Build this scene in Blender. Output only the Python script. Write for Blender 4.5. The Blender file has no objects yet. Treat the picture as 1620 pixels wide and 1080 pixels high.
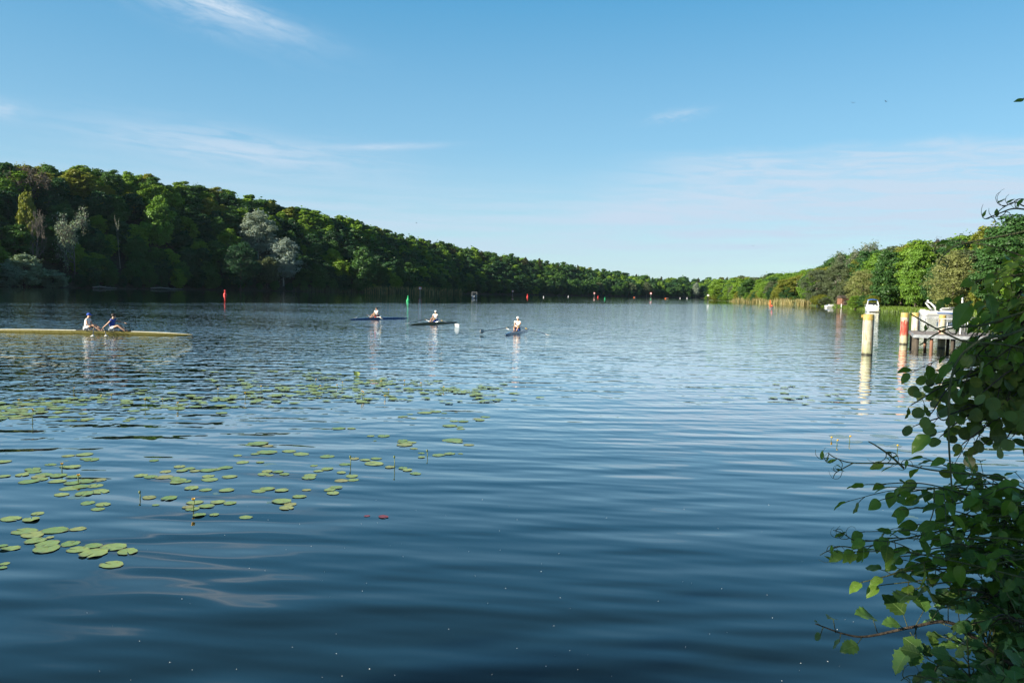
import bpy, bmesh, math, random
import numpy as np
from mathutils import Vector, Matrix
R = math.radians
SC = bpy.context.scene
COL = SC.collection

# ------------------------------------------------------------------ camera
CAM_H, F, PITCH, ROLL = 3.0, 1260.0, R(3.53), R(1.25)
cp, sp, cr, sr = math.cos(PITCH), math.sin(PITCH), math.cos(ROLL), math.sin(ROLL)
fwd = Vector((0, cp, -sp)); r0 = Vector((1, 0, 0)); u0 = Vector((0, sp, cp))
cright = r0 * cr + u0 * sr
cup = u0 * cr - r0 * sr
CO = Vector((0, 0, CAM_H))
cam = bpy.data.objects.new('camera', bpy.data.cameras.new('camera'))
COL.objects.link(cam)
cam.matrix_world = Matrix.Translation(CO) @ Matrix((cright, cup, -fwd)).transposed().to_4x4()
cam.data.sensor_width = 36.0
cam.data.lens = 36.0 * F / 1620.0
cam.data.clip_start = 0.05
cam.data.clip_end = 20000
SC.camera = cam

# ------------------------------------------------------------------ light, sky
SUN_DIR = Vector((-0.87, -0.49, 0.0)).normalized()
SUN_EL = R(21)
SUN = Vector((SUN_DIR.x * math.cos(SUN_EL), SUN_DIR.y * math.cos(SUN_EL), math.sin(SUN_EL)))
sun = bpy.data.objects.new('sun', bpy.data.lights.new('sun', 'SUN'))
COL.objects.link(sun)
sun.data.energy = 5.0
sun.data.angle = R(0.5)
sun.data.color = (1.0, 0.92, 0.76)
sun.rotation_euler = SUN.to_track_quat('Z', 'Y').to_euler()
SKY_STRENGTH = 0.11
HAZE = 0.00002
SC.view_settings.view_transform = 'Standard'
SC.view_settings.look = 'None'
SC.view_settings.gamma = 1
SC.view_settings.exposure = 1.1
SC.cycles.max_bounces = 6
SC.cycles.transmission_bounces = 4
SC.cycles.transparent_max_bounces = 6
SC.cycles.caustics_reflective = False
SC.cycles.caustics_refractive = False


# ------------------------------------------------------------------ node helpers
class NT:
    def __init__(s, nt):
        s.nt = nt

    def n(s, typ, props=None, **inp):
        nd = s.nt.nodes.new(typ)
        for k, v in (props or {}).items():
            setattr(nd, k, v)
        for k, v in inp.items():
            key = int(k[1:]) if k[0] == '_' else k.replace('_', ' ')
            s.put(nd.inputs[key], v)
        return nd

    def put(s, sock, v):
        if isinstance(v, bpy.types.NodeSocket):
            s.nt.links.new(v, sock)
        elif isinstance(v, bpy.types.Node):
            s.nt.links.new(v.outputs[0], sock)
        else:
            if sock.type == 'RGBA' and not hasattr(v, '__len__'):
                v = (v, v, v, 1)
            if sock.type == 'RGBA' and len(v) == 3:
                v = (*v, 1)
            sock.default_value = v

    def m(s, op, a, b=0.0, c=0.0, clamp=False):
        return s.n('ShaderNodeMath', {'operation': op, 'use_clamp': clamp}, _0=a, _1=b, _2=c).outputs[0]

    def mix(s, fac, a, b, mode='MIX'):
        nd = s.nt.nodes.new('ShaderNodeMix')
        nd.data_type = 'RGBA'
        nd.blend_type = mode
        s.put(nd.inputs[0], fac); s.put(nd.inputs[6], a); s.put(nd.inputs[7], b)
        return nd.outputs[2]

    def mr(s, v, a, b, c=0.0, d=1.0, smooth=True):
        nd = s.n('ShaderNodeMapRange', {'interpolation_type': 'SMOOTHSTEP' if smooth else 'LINEAR'}, _0=v, _1=a, _2=b, _3=c, _4=d)
        return nd.outputs[0]

    def noise(s, vec, scale, detail=2.0, rough=0.5, dist=0.0):
        return s.n('ShaderNodeTexNoise', Vector=vec, Scale=scale, Detail=detail, Roughness=rough, Distortion=dist).outputs[0]

    def xyz(s, x=0.0, y=0.0, z=0.0):
        return s.n('ShaderNodeCombineXYZ', X=x, Y=y, Z=z).outputs[0]


def new_mat(name):
    m = bpy.data.materials.new(name)
    m.use_nodes = True
    m.node_tree.nodes.clear()
    t = NT(m.node_tree)
    out = t.n('ShaderNodeOutputMaterial')
    return m, t, out


def pbsdf(t, **kw):
    return t.n('ShaderNodeBsdfPrincipled', None, **kw)


# ------------------------------------------------------------------ world
world = bpy.data.worlds.new('World')
SC.world = world
world.use_nodes = True
world.node_tree.nodes.clear()
w = NT(world.node_tree)
sky = w.n('ShaderNodeTexSky', {'sky_type': 'NISHITA', 'sun_disc': False, 'sun_elevation': SUN_EL,
                               'sun_rotation': math.atan2(SUN.x, SUN.y), 'altitude': 50, 'air_density': 1.0,
                               'dust_density': 0.35, 'ozone_density': 2.2})
SKYTINT = (0.83, 1.05, 1.03)
skyc = w.mix(1.0, sky.outputs[0], SKYTINT, 'MULTIPLY')
gen = w.n('ShaderNodeTexCoord').outputs['Generated']
sep = w.n('ShaderNodeSeparateXYZ', Vector=gen)
# pale haze of the lower sky, as photographed, over the physical sky
AZ = w.m('MULTIPLY', w.m('ARCTAN2', sep.outputs[0], sep.outputs[1]), 57.2958)
EL = w.m('MULTIPLY', w.m('ARCSINE', sep.outputs[2]), 57.2958)

ramp = w.n('ShaderNodeValToRGB', Fac=w.m('DIVIDE', EL, 60.0))
cr_ = ramp.color_ramp
for i_, (p_, c_) in enumerate([(0.0, (0.47, 0.61, 0.71)), (0.07, (0.38, 0.565, 0.70)), (0.17, (0.215, 0.455, 0.67)), (0.33, (0.070, 0.325, 0.585)),
                               (0.55, (0.040, 0.130, 0.235)), (1.0, (0.028, 0.072, 0.14))]):
    e_ = cr_.elements[i_] if i_ < 2 else cr_.elements.new(p_)
    e_.position = p_; e_.color = (*c_, 1)
skyc = w.mix(0.8, skyc, w.mix(1.0, ramp.outputs[0], (4.6, 4.6, 4.6), 'MULTIPLY'))


def blob(ca, ce, sa, se, rot=0.0, sx=0.35, sy=2.2, lo=0.35, hi=0.75, detail=6.0):
    a = w.m('SUBTRACT', AZ, ca); e = w.m('SUBTRACT', EL, ce)
    c, s_ = math.cos(R(rot)), math.sin(R(rot))
    u = w.m('ADD', w.m('MULTIPLY', a, c), w.m('MULTIPLY', e, s_))
    v = w.m('SUBTRACT', w.m('MULTIPLY', e, c), w.m('MULTIPLY', a, s_))
    q = w.m('ADD', w.m('POWER', w.m('ABSOLUTE', w.m('DIVIDE', u, sa)), 2.0),
            w.m('POWER', w.m('ABSOLUTE', w.m('DIVIDE', v, se)), 2.0))
    g = w.m('EXPONENT', w.m('MULTIPLY', q, -1.0))
    nz = w.noise(w.xyz(w.m('MULTIPLY', u, sx), w.m('MULTIPLY', v, sy), ca), 1.0, detail, 0.62, 0.6)
    return w.m('MULTIPLY', g, w.mr(nz, lo, hi))


warp = w.noise(w.xyz(w.m('MULTIPLY', AZ, 0.12), w.m('MULTIPLY', EL, 0.4), 3.0), 1.0, 4.0)
Ew = w.m('ADD', EL, w.m('MULTIPLY', w.m('SUBTRACT', warp, 0.5), 2.4))
bank = w.m('MULTIPLY', w.mr(Ew, 10.4, 9.0), w.mr(Ew, 2.0, 6.5))
bank = w.m('MULTIPLY', bank, w.mr(w.m('ADD', AZ, w.m('MULTIPLY', w.m('SUBTRACT', EL, 9.0), -1.2)), 4.0, 18.0))
rip = w.noise(w.xyz(w.m('MULTIPLY', AZ, 0.22), w.m('ADD', w.m('MULTIPLY', EL, 1.9), w.m('MULTIPLY', AZ, 0.06)), 1.0), 1.0, 5.0, 0.55, 0.8)
bank = w.m('MULTIPLY', bank, w.mr(rip, 0.34, 0.64, 0.34, 1.0))
low = w.m('MULTIPLY', w.mr(EL, 0.5, 3.5), w.mr(EL, 9.0, 4.5))
low = w.m('MULTIPLY', low, w.mr(w.noise(w.xyz(w.m('MULTIPLY', AZ, 0.07), w.m('MULTIPLY', EL, 1.1), 8.0), 1.0, 5.0, 0.6), 0.32, 0.65, 0.0, 0.7))
cl = [(w.m('MULTIPLY', blob(-21.5, 18.2, 6.0, 0.6, -13, 0.5, 2.0, 0.2, 0.7), 1.0)),
      (w.m('MULTIPLY', blob(-22.0, 17.7, 7.0, 1.3, -13, 0.3, 1.2, 0.25, 0.75), 0.5)),
      (w.m('MULTIPLY', blob(-19.0, 9.0, 9.0, 1.2, -3, 0.22, 1.8, 0.25, 0.65), 0.8)),
      (w.m('MULTIPLY', blob(-9.0, 9.9, 3.5, 0.22, 4, 0.5, 2.0, 0.1, 0.6), 0.7)),
      (w.m('MULTIPLY', blob(-33.0, 10.2, 1.6, 0.5, -5, 0.8, 2.2, 0.2, 0.7), 0.8)),
      (w.m('MULTIPLY', blob(11.2, 12.3, 1.8, 0.35, 8, 0.8, 2.4, 0.3, 0.7), 0.55)),
      (w.m('MULTIPLY', blob(28.0, 9.9, 1.6, 0.35, 0, 0.5, 1.5, 0.2, 0.6), 0.55)),
      w.m('MULTIPLY', bank, 0.85), low]
cov = cl[0]
for c_ in cl[1:]:
    cov = w.m('ADD', cov, c_, clamp=True)
CLOUD = (2.48, 3.10, 3.75)
fin = w.mix(cov, skyc, CLOUD)
bg = w.n('ShaderNodeBackground', Color=fin, Strength=SKY_STRENGTH)
w.nt.links.new(bg.outputs[0], w.n('ShaderNodeOutputWorld').inputs[0])


# ------------------------------------------------------------------ projection helpers (photo pixel -> real place)
def ray(px, py):
    return fwd + cright * ((px - 810) / F) + cup * ((540 - py) / F)


def W(px, py, z=0.0):
    d = ray(px, py)
    t = (z - CAM_H) / d.z
    return CO + d * t


def P(px, py, depth):
    d = ray(px, py)
    return CO + d * (depth / d.y)


def G(px, depth, z=0.0):            # a place on the ground at a given distance, in a given direction
    d = ray(px, 470)
    v = CO + d * (depth / d.y)
    v.z = z
    return v


def pix(v):
    d = Vector(v) - CO
    f_ = d.dot(fwd)
    return 810 + F * d.dot(cright) / f_, 540 - F * d.dot(cup) / f_


def yh(px):
    return 444.5 + 0.0218 * px


# ------------------------------------------------------------------ object helpers
def tag(o, label=None, cat=None, group=None, kind=None):
    if label: o['label'] = label
    if cat: o['category'] = cat
    if group: o['group'] = group
    if kind: o['kind'] = kind
    return o


def empty(name, loc, rz=0.0):
    o = bpy.data.objects.new(name, None)
    o.empty_display_size = 0.2
    COL.objects.link(o)
    o.location = loc
    o.rotation_euler = (0, 0, rz)
    return o


def link(name, me, mat=None, parent=None):
    o = bpy.data.objects.new(name, me)
    COL.objects.link(o)
    if mat is not None:
        if isinstance(mat, (list, tuple)):
            for m_ in mat: me.materials.append(m_)
        elif not me.materials:
            me.materials.append(mat)
    if parent is not None:
        o.parent = parent
    return o


def np_mesh(name, V, Fq, tone=None, uv=None, smooth=False):
    V = np.asarray(V, dtype=np.float32); Fq = np.asarray(Fq, dtype=np.int32)
    me = bpy.data.meshes.new(name)
    k = Fq.shape[1]
    me.vertices.add(len(V)); me.vertices.foreach_set('co', V.ravel())
    me.loops.add(Fq.size); me.loops.foreach_set('vertex_index', Fq.ravel())
    me.polygons.add(len(Fq)); me.polygons.foreach_set('loop_start', np.arange(0, Fq.size, k, dtype=np.int32))
    me.polygons.foreach_set('use_smooth', np.full(len(Fq), smooth, dtype=bool))
    if tone is not None:
        a = me.attributes.new('tone', 'FLOAT', 'FACE')
        a.data.foreach_set('value', np.asarray(tone, dtype=np.float32))
    if uv is not None:
        a = me.attributes.new('leaf_uv', 'FLOAT_VECTOR', 'POINT')
        uv3 = np.zeros((len(V), 3), dtype=np.float32); uv3[:, :2] = uv
        a.data.foreach_set('vector', uv3.ravel())
    me.update(calc_edges=True)
    return me


class MB:
    """collects shapes that become ONE mesh"""
    def __init__(s):
        s.v, s.f, s.t, s.sm = [], [], [], []

    def add(s, vs, fs, tone=0.5, smooth=False):
        o = len(s.v)
        s.v += [tuple(x) for x in vs]
        for f in fs:
            s.f.append(tuple(i + o for i in f)); s.t.append(tone); s.sm.append(smooth)
        return s

    def box(s, c, d, rz=0.0, tilt=None, tone=0.5):
        c = Vector(c); hx, hy, hz = d[0] / 2, d[1] / 2, d[2] / 2
        m = Matrix.Rotation(rz, 3, 'Z') if tilt is None else tilt
        b = min(hx, hy, hz) * 0.16
        vs, fs = [], []
        bm = bmesh.new()
        bmesh.ops.create_cube(bm, size=1.0)
        bmesh.ops.scale(bm, vec=(2 * hx, 2 * hy, 2 * hz), verts=bm.verts)
        bmesh.ops.bevel(bm, geom=list(bm.edges), offset=b, segments=1, affect='EDGES')
        vs = [c + m @ v.co for v in bm.verts]
        fs = [[v.index for v in f.verts] for f in bm.faces]
        bm.free()
        return s.add(vs, fs, tone)

    def tube(s, pts, rad, n=6, tone=0.5, cap=True):
        pts = [Vector(p) for p in pts]
        if not hasattr(rad, '__len__'): rad = [rad] * len(pts)
        vs, fs = [], []
        prev = None
        for i, p in enumerate(pts):
            tg = (pts[min(i + 1, len(pts) - 1)] - pts[max(i - 1, 0)])
            if tg.length < 1e-9: tg = Vector((0, 0, 1))
            tg.normalize()
            if prev is None:
                a = Vector((0, 0, 1)) if abs(tg.z) < 0.9 else Vector((1, 0, 0))
                x = tg.cross(a).normalized()
            else:
                x = (prev - tg * prev.dot(tg))
                x = x.normalized() if x.length > 1e-6 else tg.orthogonal().normalized()
            prev = x
            y = tg.cross(x)
            for k in range(n):
                an = 2 * math.pi * k / n
                vs.append(p + (x * math.cos(an) + y * math.sin(an)) * rad[i])
        for i in range(len(pts) - 1):
            for k in range(n):
                fs.append((i * n + k, i * n + (k + 1) % n, (i + 1) * n + (k + 1) % n, (i + 1) * n + k))
        if cap and n > 2:
            fs.append(tuple(range(n - 1, -1, -1)))
            fs.append(tuple((len(pts) - 1) * n + k for k in range(n)))
        return s.add(vs, fs, tone, True)

    def lathe(s, prof, c=(0, 0, 0), n=16, tone=0.5):
        c = Vector(c); vs, fs = [], []
        for r, z in prof:
            for k in range(n):
                an = 2 * math.pi * k / n
                vs.append(c + Vector((r * math.cos(an), r * math.sin(an), z)))
        for i in range(len(prof) - 1):
            for k in range(n):
                fs.append((i * n + k, i * n + (k + 1) % n, (i + 1) * n + (k + 1) % n, (i + 1) * n + k))
        fs.append(tuple(range(n - 1, -1, -1)))
        fs.append(tuple((len(prof) - 1) * n + k for k in range(n)))
        return s.add(vs, fs, tone, True)

    def loft(s, secs, tone=0.5, closed=True, caps=True, smooth=True):
        n = len(secs[0]); vs = [p for sec in secs for p in sec]; fs = []
        for i in range(len(secs) - 1):
            for k in range(n if closed else n - 1):
                fs.append((i * n + k, i * n + (k + 1) % n, (i + 1) * n + (k + 1) % n, (i + 1) * n + k))
        if caps and closed:
            fs.append(tuple(range(n - 1, -1, -1)))
            fs.append(tuple((len(secs) - 1) * n + k for k in range(n)))
        return s.add(vs, fs, tone, smooth)

    def build(s, name, mat=None, parent=None):
        me = bpy.data.meshes.new(name)
        me.from_pydata([tuple(v) for v in s.v], [], s.f)
        a = me.attributes.new('tone', 'FLOAT', 'FACE')
        a.data.foreach_set('value', np.asarray(s.t, dtype=np.float32))
        me.polygons.foreach_set('use_smooth', np.asarray(s.sm, dtype=bool))
        me.update()
        return link(name, me, mat, parent)


def catmull(pts, n=8):
    pts = [Vector(p) for p in pts]
    q = [pts[0] * 2 - pts[1]] + pts + [pts[-1] * 2 - pts[-2]]
    out = []
    for i in range(1, len(q) - 2):
        p0, p1, p2, p3 = q[i - 1], q[i], q[i + 1], q[i + 2]
        for k in range(n):
            t = k / n
            out.append(0.5 * ((2 * p1) + (p2 - p0) * t + (2 * p0 - 5 * p1 + 4 * p2 - p3) * t * t + (3 * p1 - p0 - 3 * p2 + p3) * t ** 3))
    out.append(pts[-1])
    return out


# ------------------------------------------------------------------ materials
def simple_mat(name, col, rough=0.5, metal=0.0, var=0.12, scale=6.0, coat=0.0, spec=0.5):
    m, t, out = new_mat(name)
    tc = t.n('ShaderNodeTexCoord').outputs['Object']
    nz = t.noise(tc, scale, 4.0, 0.6)
    c = t.mix(t.mr(nz, 0.3, 0.7), tuple(x * (1 - var) for x in col), tuple(min(1, x * (1 + var)) for x in col))
    b = pbsdf(t, Base_Color=c, Roughness=t.mr(nz, 0.2, 0.8, max(0.02, rough - 0.08), min(1, rough + 0.08)), Metallic=metal)
    b.inputs['Coat Weight'].default_value = coat
    b.inputs['Specular IOR Level'].default_value = spec
    t.nt.links.new(b.outputs[0], out.inputs[0])
    return m


def foliage_mat(name, col, hue=0.25, trans=0.35, spread=0.55, gloss=0.02):
    """leaf colour varies from leaf to leaf (tone) and from tree to tree (object random)"""
    m, t, out = new_mat(name)
    tone = t.n('ShaderNodeAttribute', {'attribute_name': 'tone'}).outputs['Fac']
    rnd = t.n('ShaderNodeObjectInfo').outputs['Random']
    dark = tuple(c * (1 - spread) for c in col); light = tuple(min(1, c * (1 + spread)) for c in col)
    c = t.mix(tone, dark, light)
    warm = (col[0] * (1 + hue * 0.9), col[1] * (1 + hue * 0.6), col[2] * 0.8)
    cool = (col[0] * (1 - hue), col[1] * (1 - hue * 0.25), col[2] * (1 + hue))
    tint = t.mix(rnd, cool, warm)
    c = t.mix(0.5, c, tint)
    d = t.n('ShaderNodeBsdfDiffuse', Color=c)
    tr = t.n('ShaderNodeBsdfTranslucent', Color=t.mix(0.5, c, (col[0] * 1.7, col[1] * 1.5, col[2] * 0.4)))
    g = t.n('ShaderNodeBsdfGlossy', Color=(1, 1, 1), Roughness=0.45)
    s1 = t.n('ShaderNodeMixShader', _0=trans, _1=d.outputs[0], _2=tr.outputs[0])
    s2 = t.n('ShaderNodeMixShader', _0=gloss, _1=s1.outputs[0], _2=g.outputs[0])
    t.nt.links.new(s2.outputs[0], out.inputs[0])
    return m


def leaf_mat(name, col, under, trans=0.32, rough=0.38, veins=7.0):
    """close-up leaf: midrib and side veins from the leaf's own coordinates"""
    m, t, out = new_mat(name)
    uv = t.n('ShaderNodeAttribute', {'attribute_name': 'leaf_uv'}).outputs['Vector']
    s = t.n('ShaderNodeSeparateXYZ', Vector=uv)
    tone = t.n('ShaderNodeAttribute', {'attribute_name': 'tone'}).outputs['Fac']
    av = t.m('ABSOLUTE', s.outputs[1])
    rib = t.mr(av, 0.035, 0.0)
    ph = t.m('FRACT', t.m('MULTIPLY', t.m('SUBTRACT', s.outputs[0], t.m('MULTIPLY', av, 0.55)), veins))
    side = t.mr(t.m('ABSOLUTE', t.m('SUBTRACT', ph, 0.5)), 0.09, 0.0)
    vein = t.m('MAXIMUM', rib, t.m('MULTIPLY', side, 0.55))
    nz = t.noise(t.n('ShaderNodeTexCoord').outputs['Object'], 60.0, 3.0)
    base = t.mix(tone, tuple(c * 0.42 for c in col), tuple(c * 1.65 for c in col))
    base = t.mix(t.m('MULTIPLY', t.mr(nz, 0.45, 0.8), 0.35), base, (col[0] * 1.5, col[1] * 1.2, col[2] * 0.9))
    c = t.mix(t.m('MULTIPLY', vein, 0.45), base, (col[0] * 2.2 + 0.02, col[1] * 1.7 + 0.02, col[2] * 1.6 + 0.01))
    geo = t.n('ShaderNodeNewGeometry')
    c = t.mix(geo.outputs['Backfacing'], c, t.mix(0.6, c, under))
    bump = t.n('ShaderNodeBump', Strength=0.5, Distance=0.002, Height=t.m('ADD', t.m('MULTIPLY', vein, -1.0), t.m('MULTIPLY', nz, 0.4)))
    b = pbsdf(t, Base_Color=c, Roughness=rough, Normal=bump.outputs[0])
    tr = t.n('ShaderNodeBsdfTranslucent', Color=t.mix(0.5, c, (col[0] * 2.6, col[1] * 2.2, col[2] * 0.5)))
    s1 = t.n('ShaderNodeMixShader', _0=trans, _1=b.outputs[0], _2=tr.outputs[0])
    t.nt.links.new(s1.outputs[0], out.inputs[0])
    return m


def bark_mat(name, a, b_, scale=3.0):
    m, t, out = new_mat(name)
    tc = t.n('ShaderNodeTexCoord').outputs['Object']
    mp = t.n('ShaderNodeMapping', Vector=tc, Scale=(scale, scale, scale * 0.25))
    nz = t.noise(mp, 2.0, 5.0, 0.65)
    c = t.mix(t.mr(nz, 0.3, 0.7), a, b_)
    bu = t.n('ShaderNodeBump', Strength=0.6, Distance=0.05, Height=nz)
    t.nt.links.new(pbsdf(t, Base_Color=c, Roughness=0.85, Normal=bu.outputs[0]).outputs[0], out.inputs[0])
    return m


M = {}
LEAVES = {
    'dark': (0.032, 0.088, 0.034), 'mid': (0.060, 0.138, 0.034), 'bright': (0.150, 0.262, 0.030),
    'yellow': (0.20, 0.225, 0.032), 'silver': (0.27, 0.33, 0.29), 'sage': (0.115, 0.150, 0.080),
    'pine': (0.060, 0.075, 0.032), 'tan': (0.25, 0.275, 0.10), 'copper': (0.045, 0.018, 0.022),
    'grey': (0.23, 0.31, 0.22), 'brown': (0.085, 0.070, 0.055)}
for k_, c_ in LEAVES.items():
    M['leaf_' + k_] = foliage_mat('foliage_' + k_, c_, hue=0.28 if k_ in ('dark', 'mid', 'bright', 'pine') else 0.1)
M['bark'] = bark_mat('bark_brown', (0.05, 0.038, 0.028), (0.13, 0.105, 0.08))
M['bark_pale'] = bark_mat('bark_pale', (0.26, 0.24, 0.20), (0.48, 0.45, 0.40))
M['bark_dead'] = bark_mat('bark_dead', (0.085, 0.075, 0.06), (0.18, 0.16, 0.13))
M['bark_driftwood'] = bark_mat('bark_driftwood', (0.16, 0.16, 0.15), (0.34, 0.33, 0.31))
M['reed'] = foliage_mat('reed_leaf', (0.10, 0.13, 0.05), trans=0.3)
M['reed_dry'] = foliage_mat('reed_dry', (0.36, 0.30, 0.13), trans=0.3, hue=0.05)
M['grass'] = foliage_mat('grass_blades', (0.12, 0.19, 0.025), trans=0.3, hue=0.1)

# water
m, t, out = new_mat('lake_water')
pos = t.n('ShaderNodeNewGeometry').outputs['Position']
sp3 = t.n('ShaderNodeSeparateXYZ', Vector=pos)
X, Y = sp3.outputs[0], sp3.outputs[1]


def wave(rot, sx, sy, seed, detail=2.0, rough=0.5, dist=0.0):
    c, s_ = math.cos(R(rot)), math.sin(R(rot))
    u = t.m('ADD', t.m('MULTIPLY', X, c), t.m('MULTIPLY', Y, s_))
    v = t.m('SUBTRACT', t.m('MULTIPLY', Y, c), t.m('MULTIPLY', X, s_))
    return t.noise(t.xyz(t.m('MULTIPLY', u, sx), t.m('MULTIPLY', v, sy), seed), 1.0, detail, rough, dist)


# where the wind ripples the lake: calm in the lee of the far banks, with streaks
streak = t.noise(t.xyz(t.m('MULTIPLY', X, 0.006), t.m('MULTIPLY', Y, 0.035), 5.0), 1.0, 3.0, 0.55)
lee = t.m('ADD', t.m('ADD', Y, t.m('MULTIPLY', X, -1.28)), t.m('MULTIPLY', t.m('SUBTRACT', streak, 0.5), 110.0))
windy = t.mr(lee, 228.0, 200.0, 0.42, 1.0)
near = t.mr(Y, 9.0, 32.0)
patch = t.mr(t.noise(t.xyz(t.m('MULTIPLY', X, 0.03), t.m('MULTIPLY', Y, 0.06), 2.0), 1.0, 2.0), 0.3, 0.7, 0.6, 1.4)
swell = t.m('ADD', t.m('MULTIPLY', wave(4, 0.35, 1.25, 0.0, 1.0), 0.045), t.m('MULTIPLY', wave(-9, 0.6, 2.2, 7.0, 1.0), 0.014))
chop = t.m('ADD', t.m('MULTIPLY', wave(10, 1.9, 1.0, 3.0, 2.0, 0.5), 0.050), t.m('MULTIPLY', wave(-25, 1.5, 1.7, 9.0, 2.0, 0.5), 0.032))
chop = t.m('ADD', chop, t.m('MULTIPLY', wave(14, 3.2, 3.6, 12.0, 1.0), 0.010))
gust = t.mr(t.m('ADD', X, t.m('MULTIPLY', Y, 0.12)), -10.0, 10.0, 1.15, 0.45)
chop = t.m('MULTIPLY', t.m('MULTIPLY', t.m('MULTIPLY', chop, patch), near), gust)
height = t.m('MULTIPLY', t.m('ADD', swell, chop), windy)
bump = t.n('ShaderNodeBump', Strength=1.0, Distance=1.0, Height=height)
if 'Filter Width' in bump.inputs: bump.inputs['Filter Width'].default_value = 0.05
fres = t.n('ShaderNodeFresnel', IOR=1.34, Normal=bump.outputs[0]).outputs[0]
refl = t.m('SUBTRACT', t.m('MULTIPLY', fres, 1.75), 0.025, clamp=True)
body = t.n('ShaderNodeBsdfDiffuse', Color=(0.004, 0.011, 0.013))
gl = t.n('ShaderNodeBsdfGlossy', Color=(0.97, 0.99, 1.0), Roughness=0.02, Normal=bump.outputs[0])
wb = t.n('ShaderNodeMixShader', _0=t.m('MINIMUM', refl, 0.96), _1=body.outputs[0], _2=gl.outputs[0])
t.nt.links.new(wb.outputs[0], out.inputs[0])
M['water'] = m

# forest floor / bank soil
m, t, out = new_mat('forest_floor')
pos = t.n('ShaderNodeNewGeometry').outputs['Position']
nz = t.noise(pos, 0.6, 6.0, 0.65)
c = t.mix(t.mr(nz, 0.35, 0.65), (0.022, 0.026, 0.012), (0.06, 0.055, 0.03))
t.nt.links.new(pbsdf(t, Base_Color=c, Roughness=0.95).outputs[0], out.inputs[0])
M['floor'] = m
m, t, out = new_mat('meadow_bank')
pos = t.n('ShaderNodeNewGeometry').outputs['Position']
nz = t.noise(pos, 0.5, 6.0, 0.65)
c = t.mix(t.mr(nz, 0.35, 0.65), (0.06, 0.10, 0.018), (0.13, 0.17, 0.035))
t.nt.links.new(pbsdf(t, Base_Color=c, Roughness=0.95).outputs[0], out.inputs[0])
M['meadow'] = m

# ------------------------------------------------------------------ water, terrain
wm = MB().add([(-1400, -60, 0), (1400, -60, 0), (1400, 2100, 0), (-1400, 2100, 0)], [(0, 1, 2, 3)]).build('lake_water', M['water'])
tag(wm, kind='structure')


class Shore:
    """a shoreline seen from the camera: points along it, inland direction, ground profile"""
    def __init__(s, pts, n=14):
        s.p = catmull([(v.x, v.y, 0) for v in pts], n)
        k = len(s.p)
        nr = []
        for i in range(k):
            a, b = s.p[max(0, i - n)], s.p[min(k - 1, i + n)]
            d = (b - a).normalized()
            nr.append(Vector((-d.y, d.x, 0)))
        s.n = nr
        s.L = [0.0]
        for i in range(1, k):
            s.L.append(s.L[-1] + (s.p[i] - s.p[i - 1]).length)

    def at(s, l, t):
        l = min(max(l, 0), s.L[-1] - 1e-3)
        i = 0
        lo, hi = 0, len(s.L) - 1
        while hi - lo > 1:
            mid = (lo + hi) // 2
            if s.L[mid] <= l: lo = mid
            else: hi = mid
        f = (l - s.L[lo]) / max(1e-6, s.L[hi] - s.L[lo])
        p = s.p[lo].lerp(s.p[hi], f); n = s.n[lo].lerp(s.n[hi], f).normalized()
        q = p + n * t
        return Vector((q.x, q.y, s.ground(lo + f, t, q)))

    def find(s, px, t):
        best = min((abs(pix(s.at(l, t))[0] - px), l) for l in np.linspace(0, s.L[-1], 500))
        return s.at(best[1], t)

    def mesh(s, name, mat, ts):
        V, Fc = [], []
        k = len(s.p)
        for i in range(k):
            for t_ in ts:
                q = s.p[i] + s.n[i] * t_
                V.append((q.x, q.y, s.ground(i, t_, q)))
        m_ = len(ts)
        for i in range(k - 1):
            for j in range(m_ - 1):
                Fc.append((i * m_ + j, (i + 1) * m_ + j, (i + 1) * m_ + j + 1, i * m_ + j + 1))
        o = link(name, np_mesh(name, V, Fc, smooth=True), mat)
        return tag(o, kind='structure')


def sstep(x):
    x = min(max(x, 0), 1)
    return x * x * (3 - 2 * x)


SKY_L = [(-200, 258), (0, 259), (120, 268), (200, 273), (270, 286), (330, 303), (420, 318), (500, 337), (560, 353), (620, 370),
         (680, 383), (760, 396), (830, 407), (900, 420), (960, 428), (1000, 436), (1050, 440), (1110, 441), (1400, 441)]
SKY_R = [(1000, 441), (1120, 440), (1180, 437), (1265, 433), (1290, 424), (1312, 416), (1332, 396), (1355, 390), (1380, 396),
         (1420, 388), (1450, 384), (1500, 386), (1530, 373), (1570, 361), (1600, 350), (1640, 338), (1800, 320)]


def lerp_tab(tab, x):
    return float(np.interp(x, [a for a, b in tab], [b for a, b in tab]))


def ztop(tab, px, depth):
    return CAM_H + (yh(px) - lerp_tab(tab, px)) / F * depth


left = Shore([G(-330, 300), G(-120, 345), G(0, 398), G(150, 450), G(300, 515), G(500, 590), G(660, 655), G(760, 840), G(900, 1040),
              G(1040, 1170), G(1110, 1220), G(1200, 1230), G(1330, 1200)])
left.ground = lambda i, t_, q: -0.6 + 0.6 * min(1, max(0, (t_ + 4) / 4))
CREST = 92.0
hc = []
for i in range(len(left.p)):
    q = left.p[i] + left.n[i] * CREST
    px = pix(q)[0]
    hc.append(max(6.0, ztop(SKY_L, px, q.y) - 18.5))
hc = np.convolve(np.pad(hc, 4, mode='edge'), np.ones(9) / 9, mode='valid')


def left_ground(i, t_, q):
    h = float(np.interp(i, range(len(hc)), hc))
    if t_ <= 0:
        return -1.2 + 1.2 * max(0, (t_ + 6) / 6)
    return 0.6 * min(1, t_ / 2) + (h - 0.6) * sstep(0.06 + t_ / 100 * 0.94) * min(1, t_ / 6) + (-(t_ - 100) * 0.03 if t_ > 100 else 0)


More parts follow.
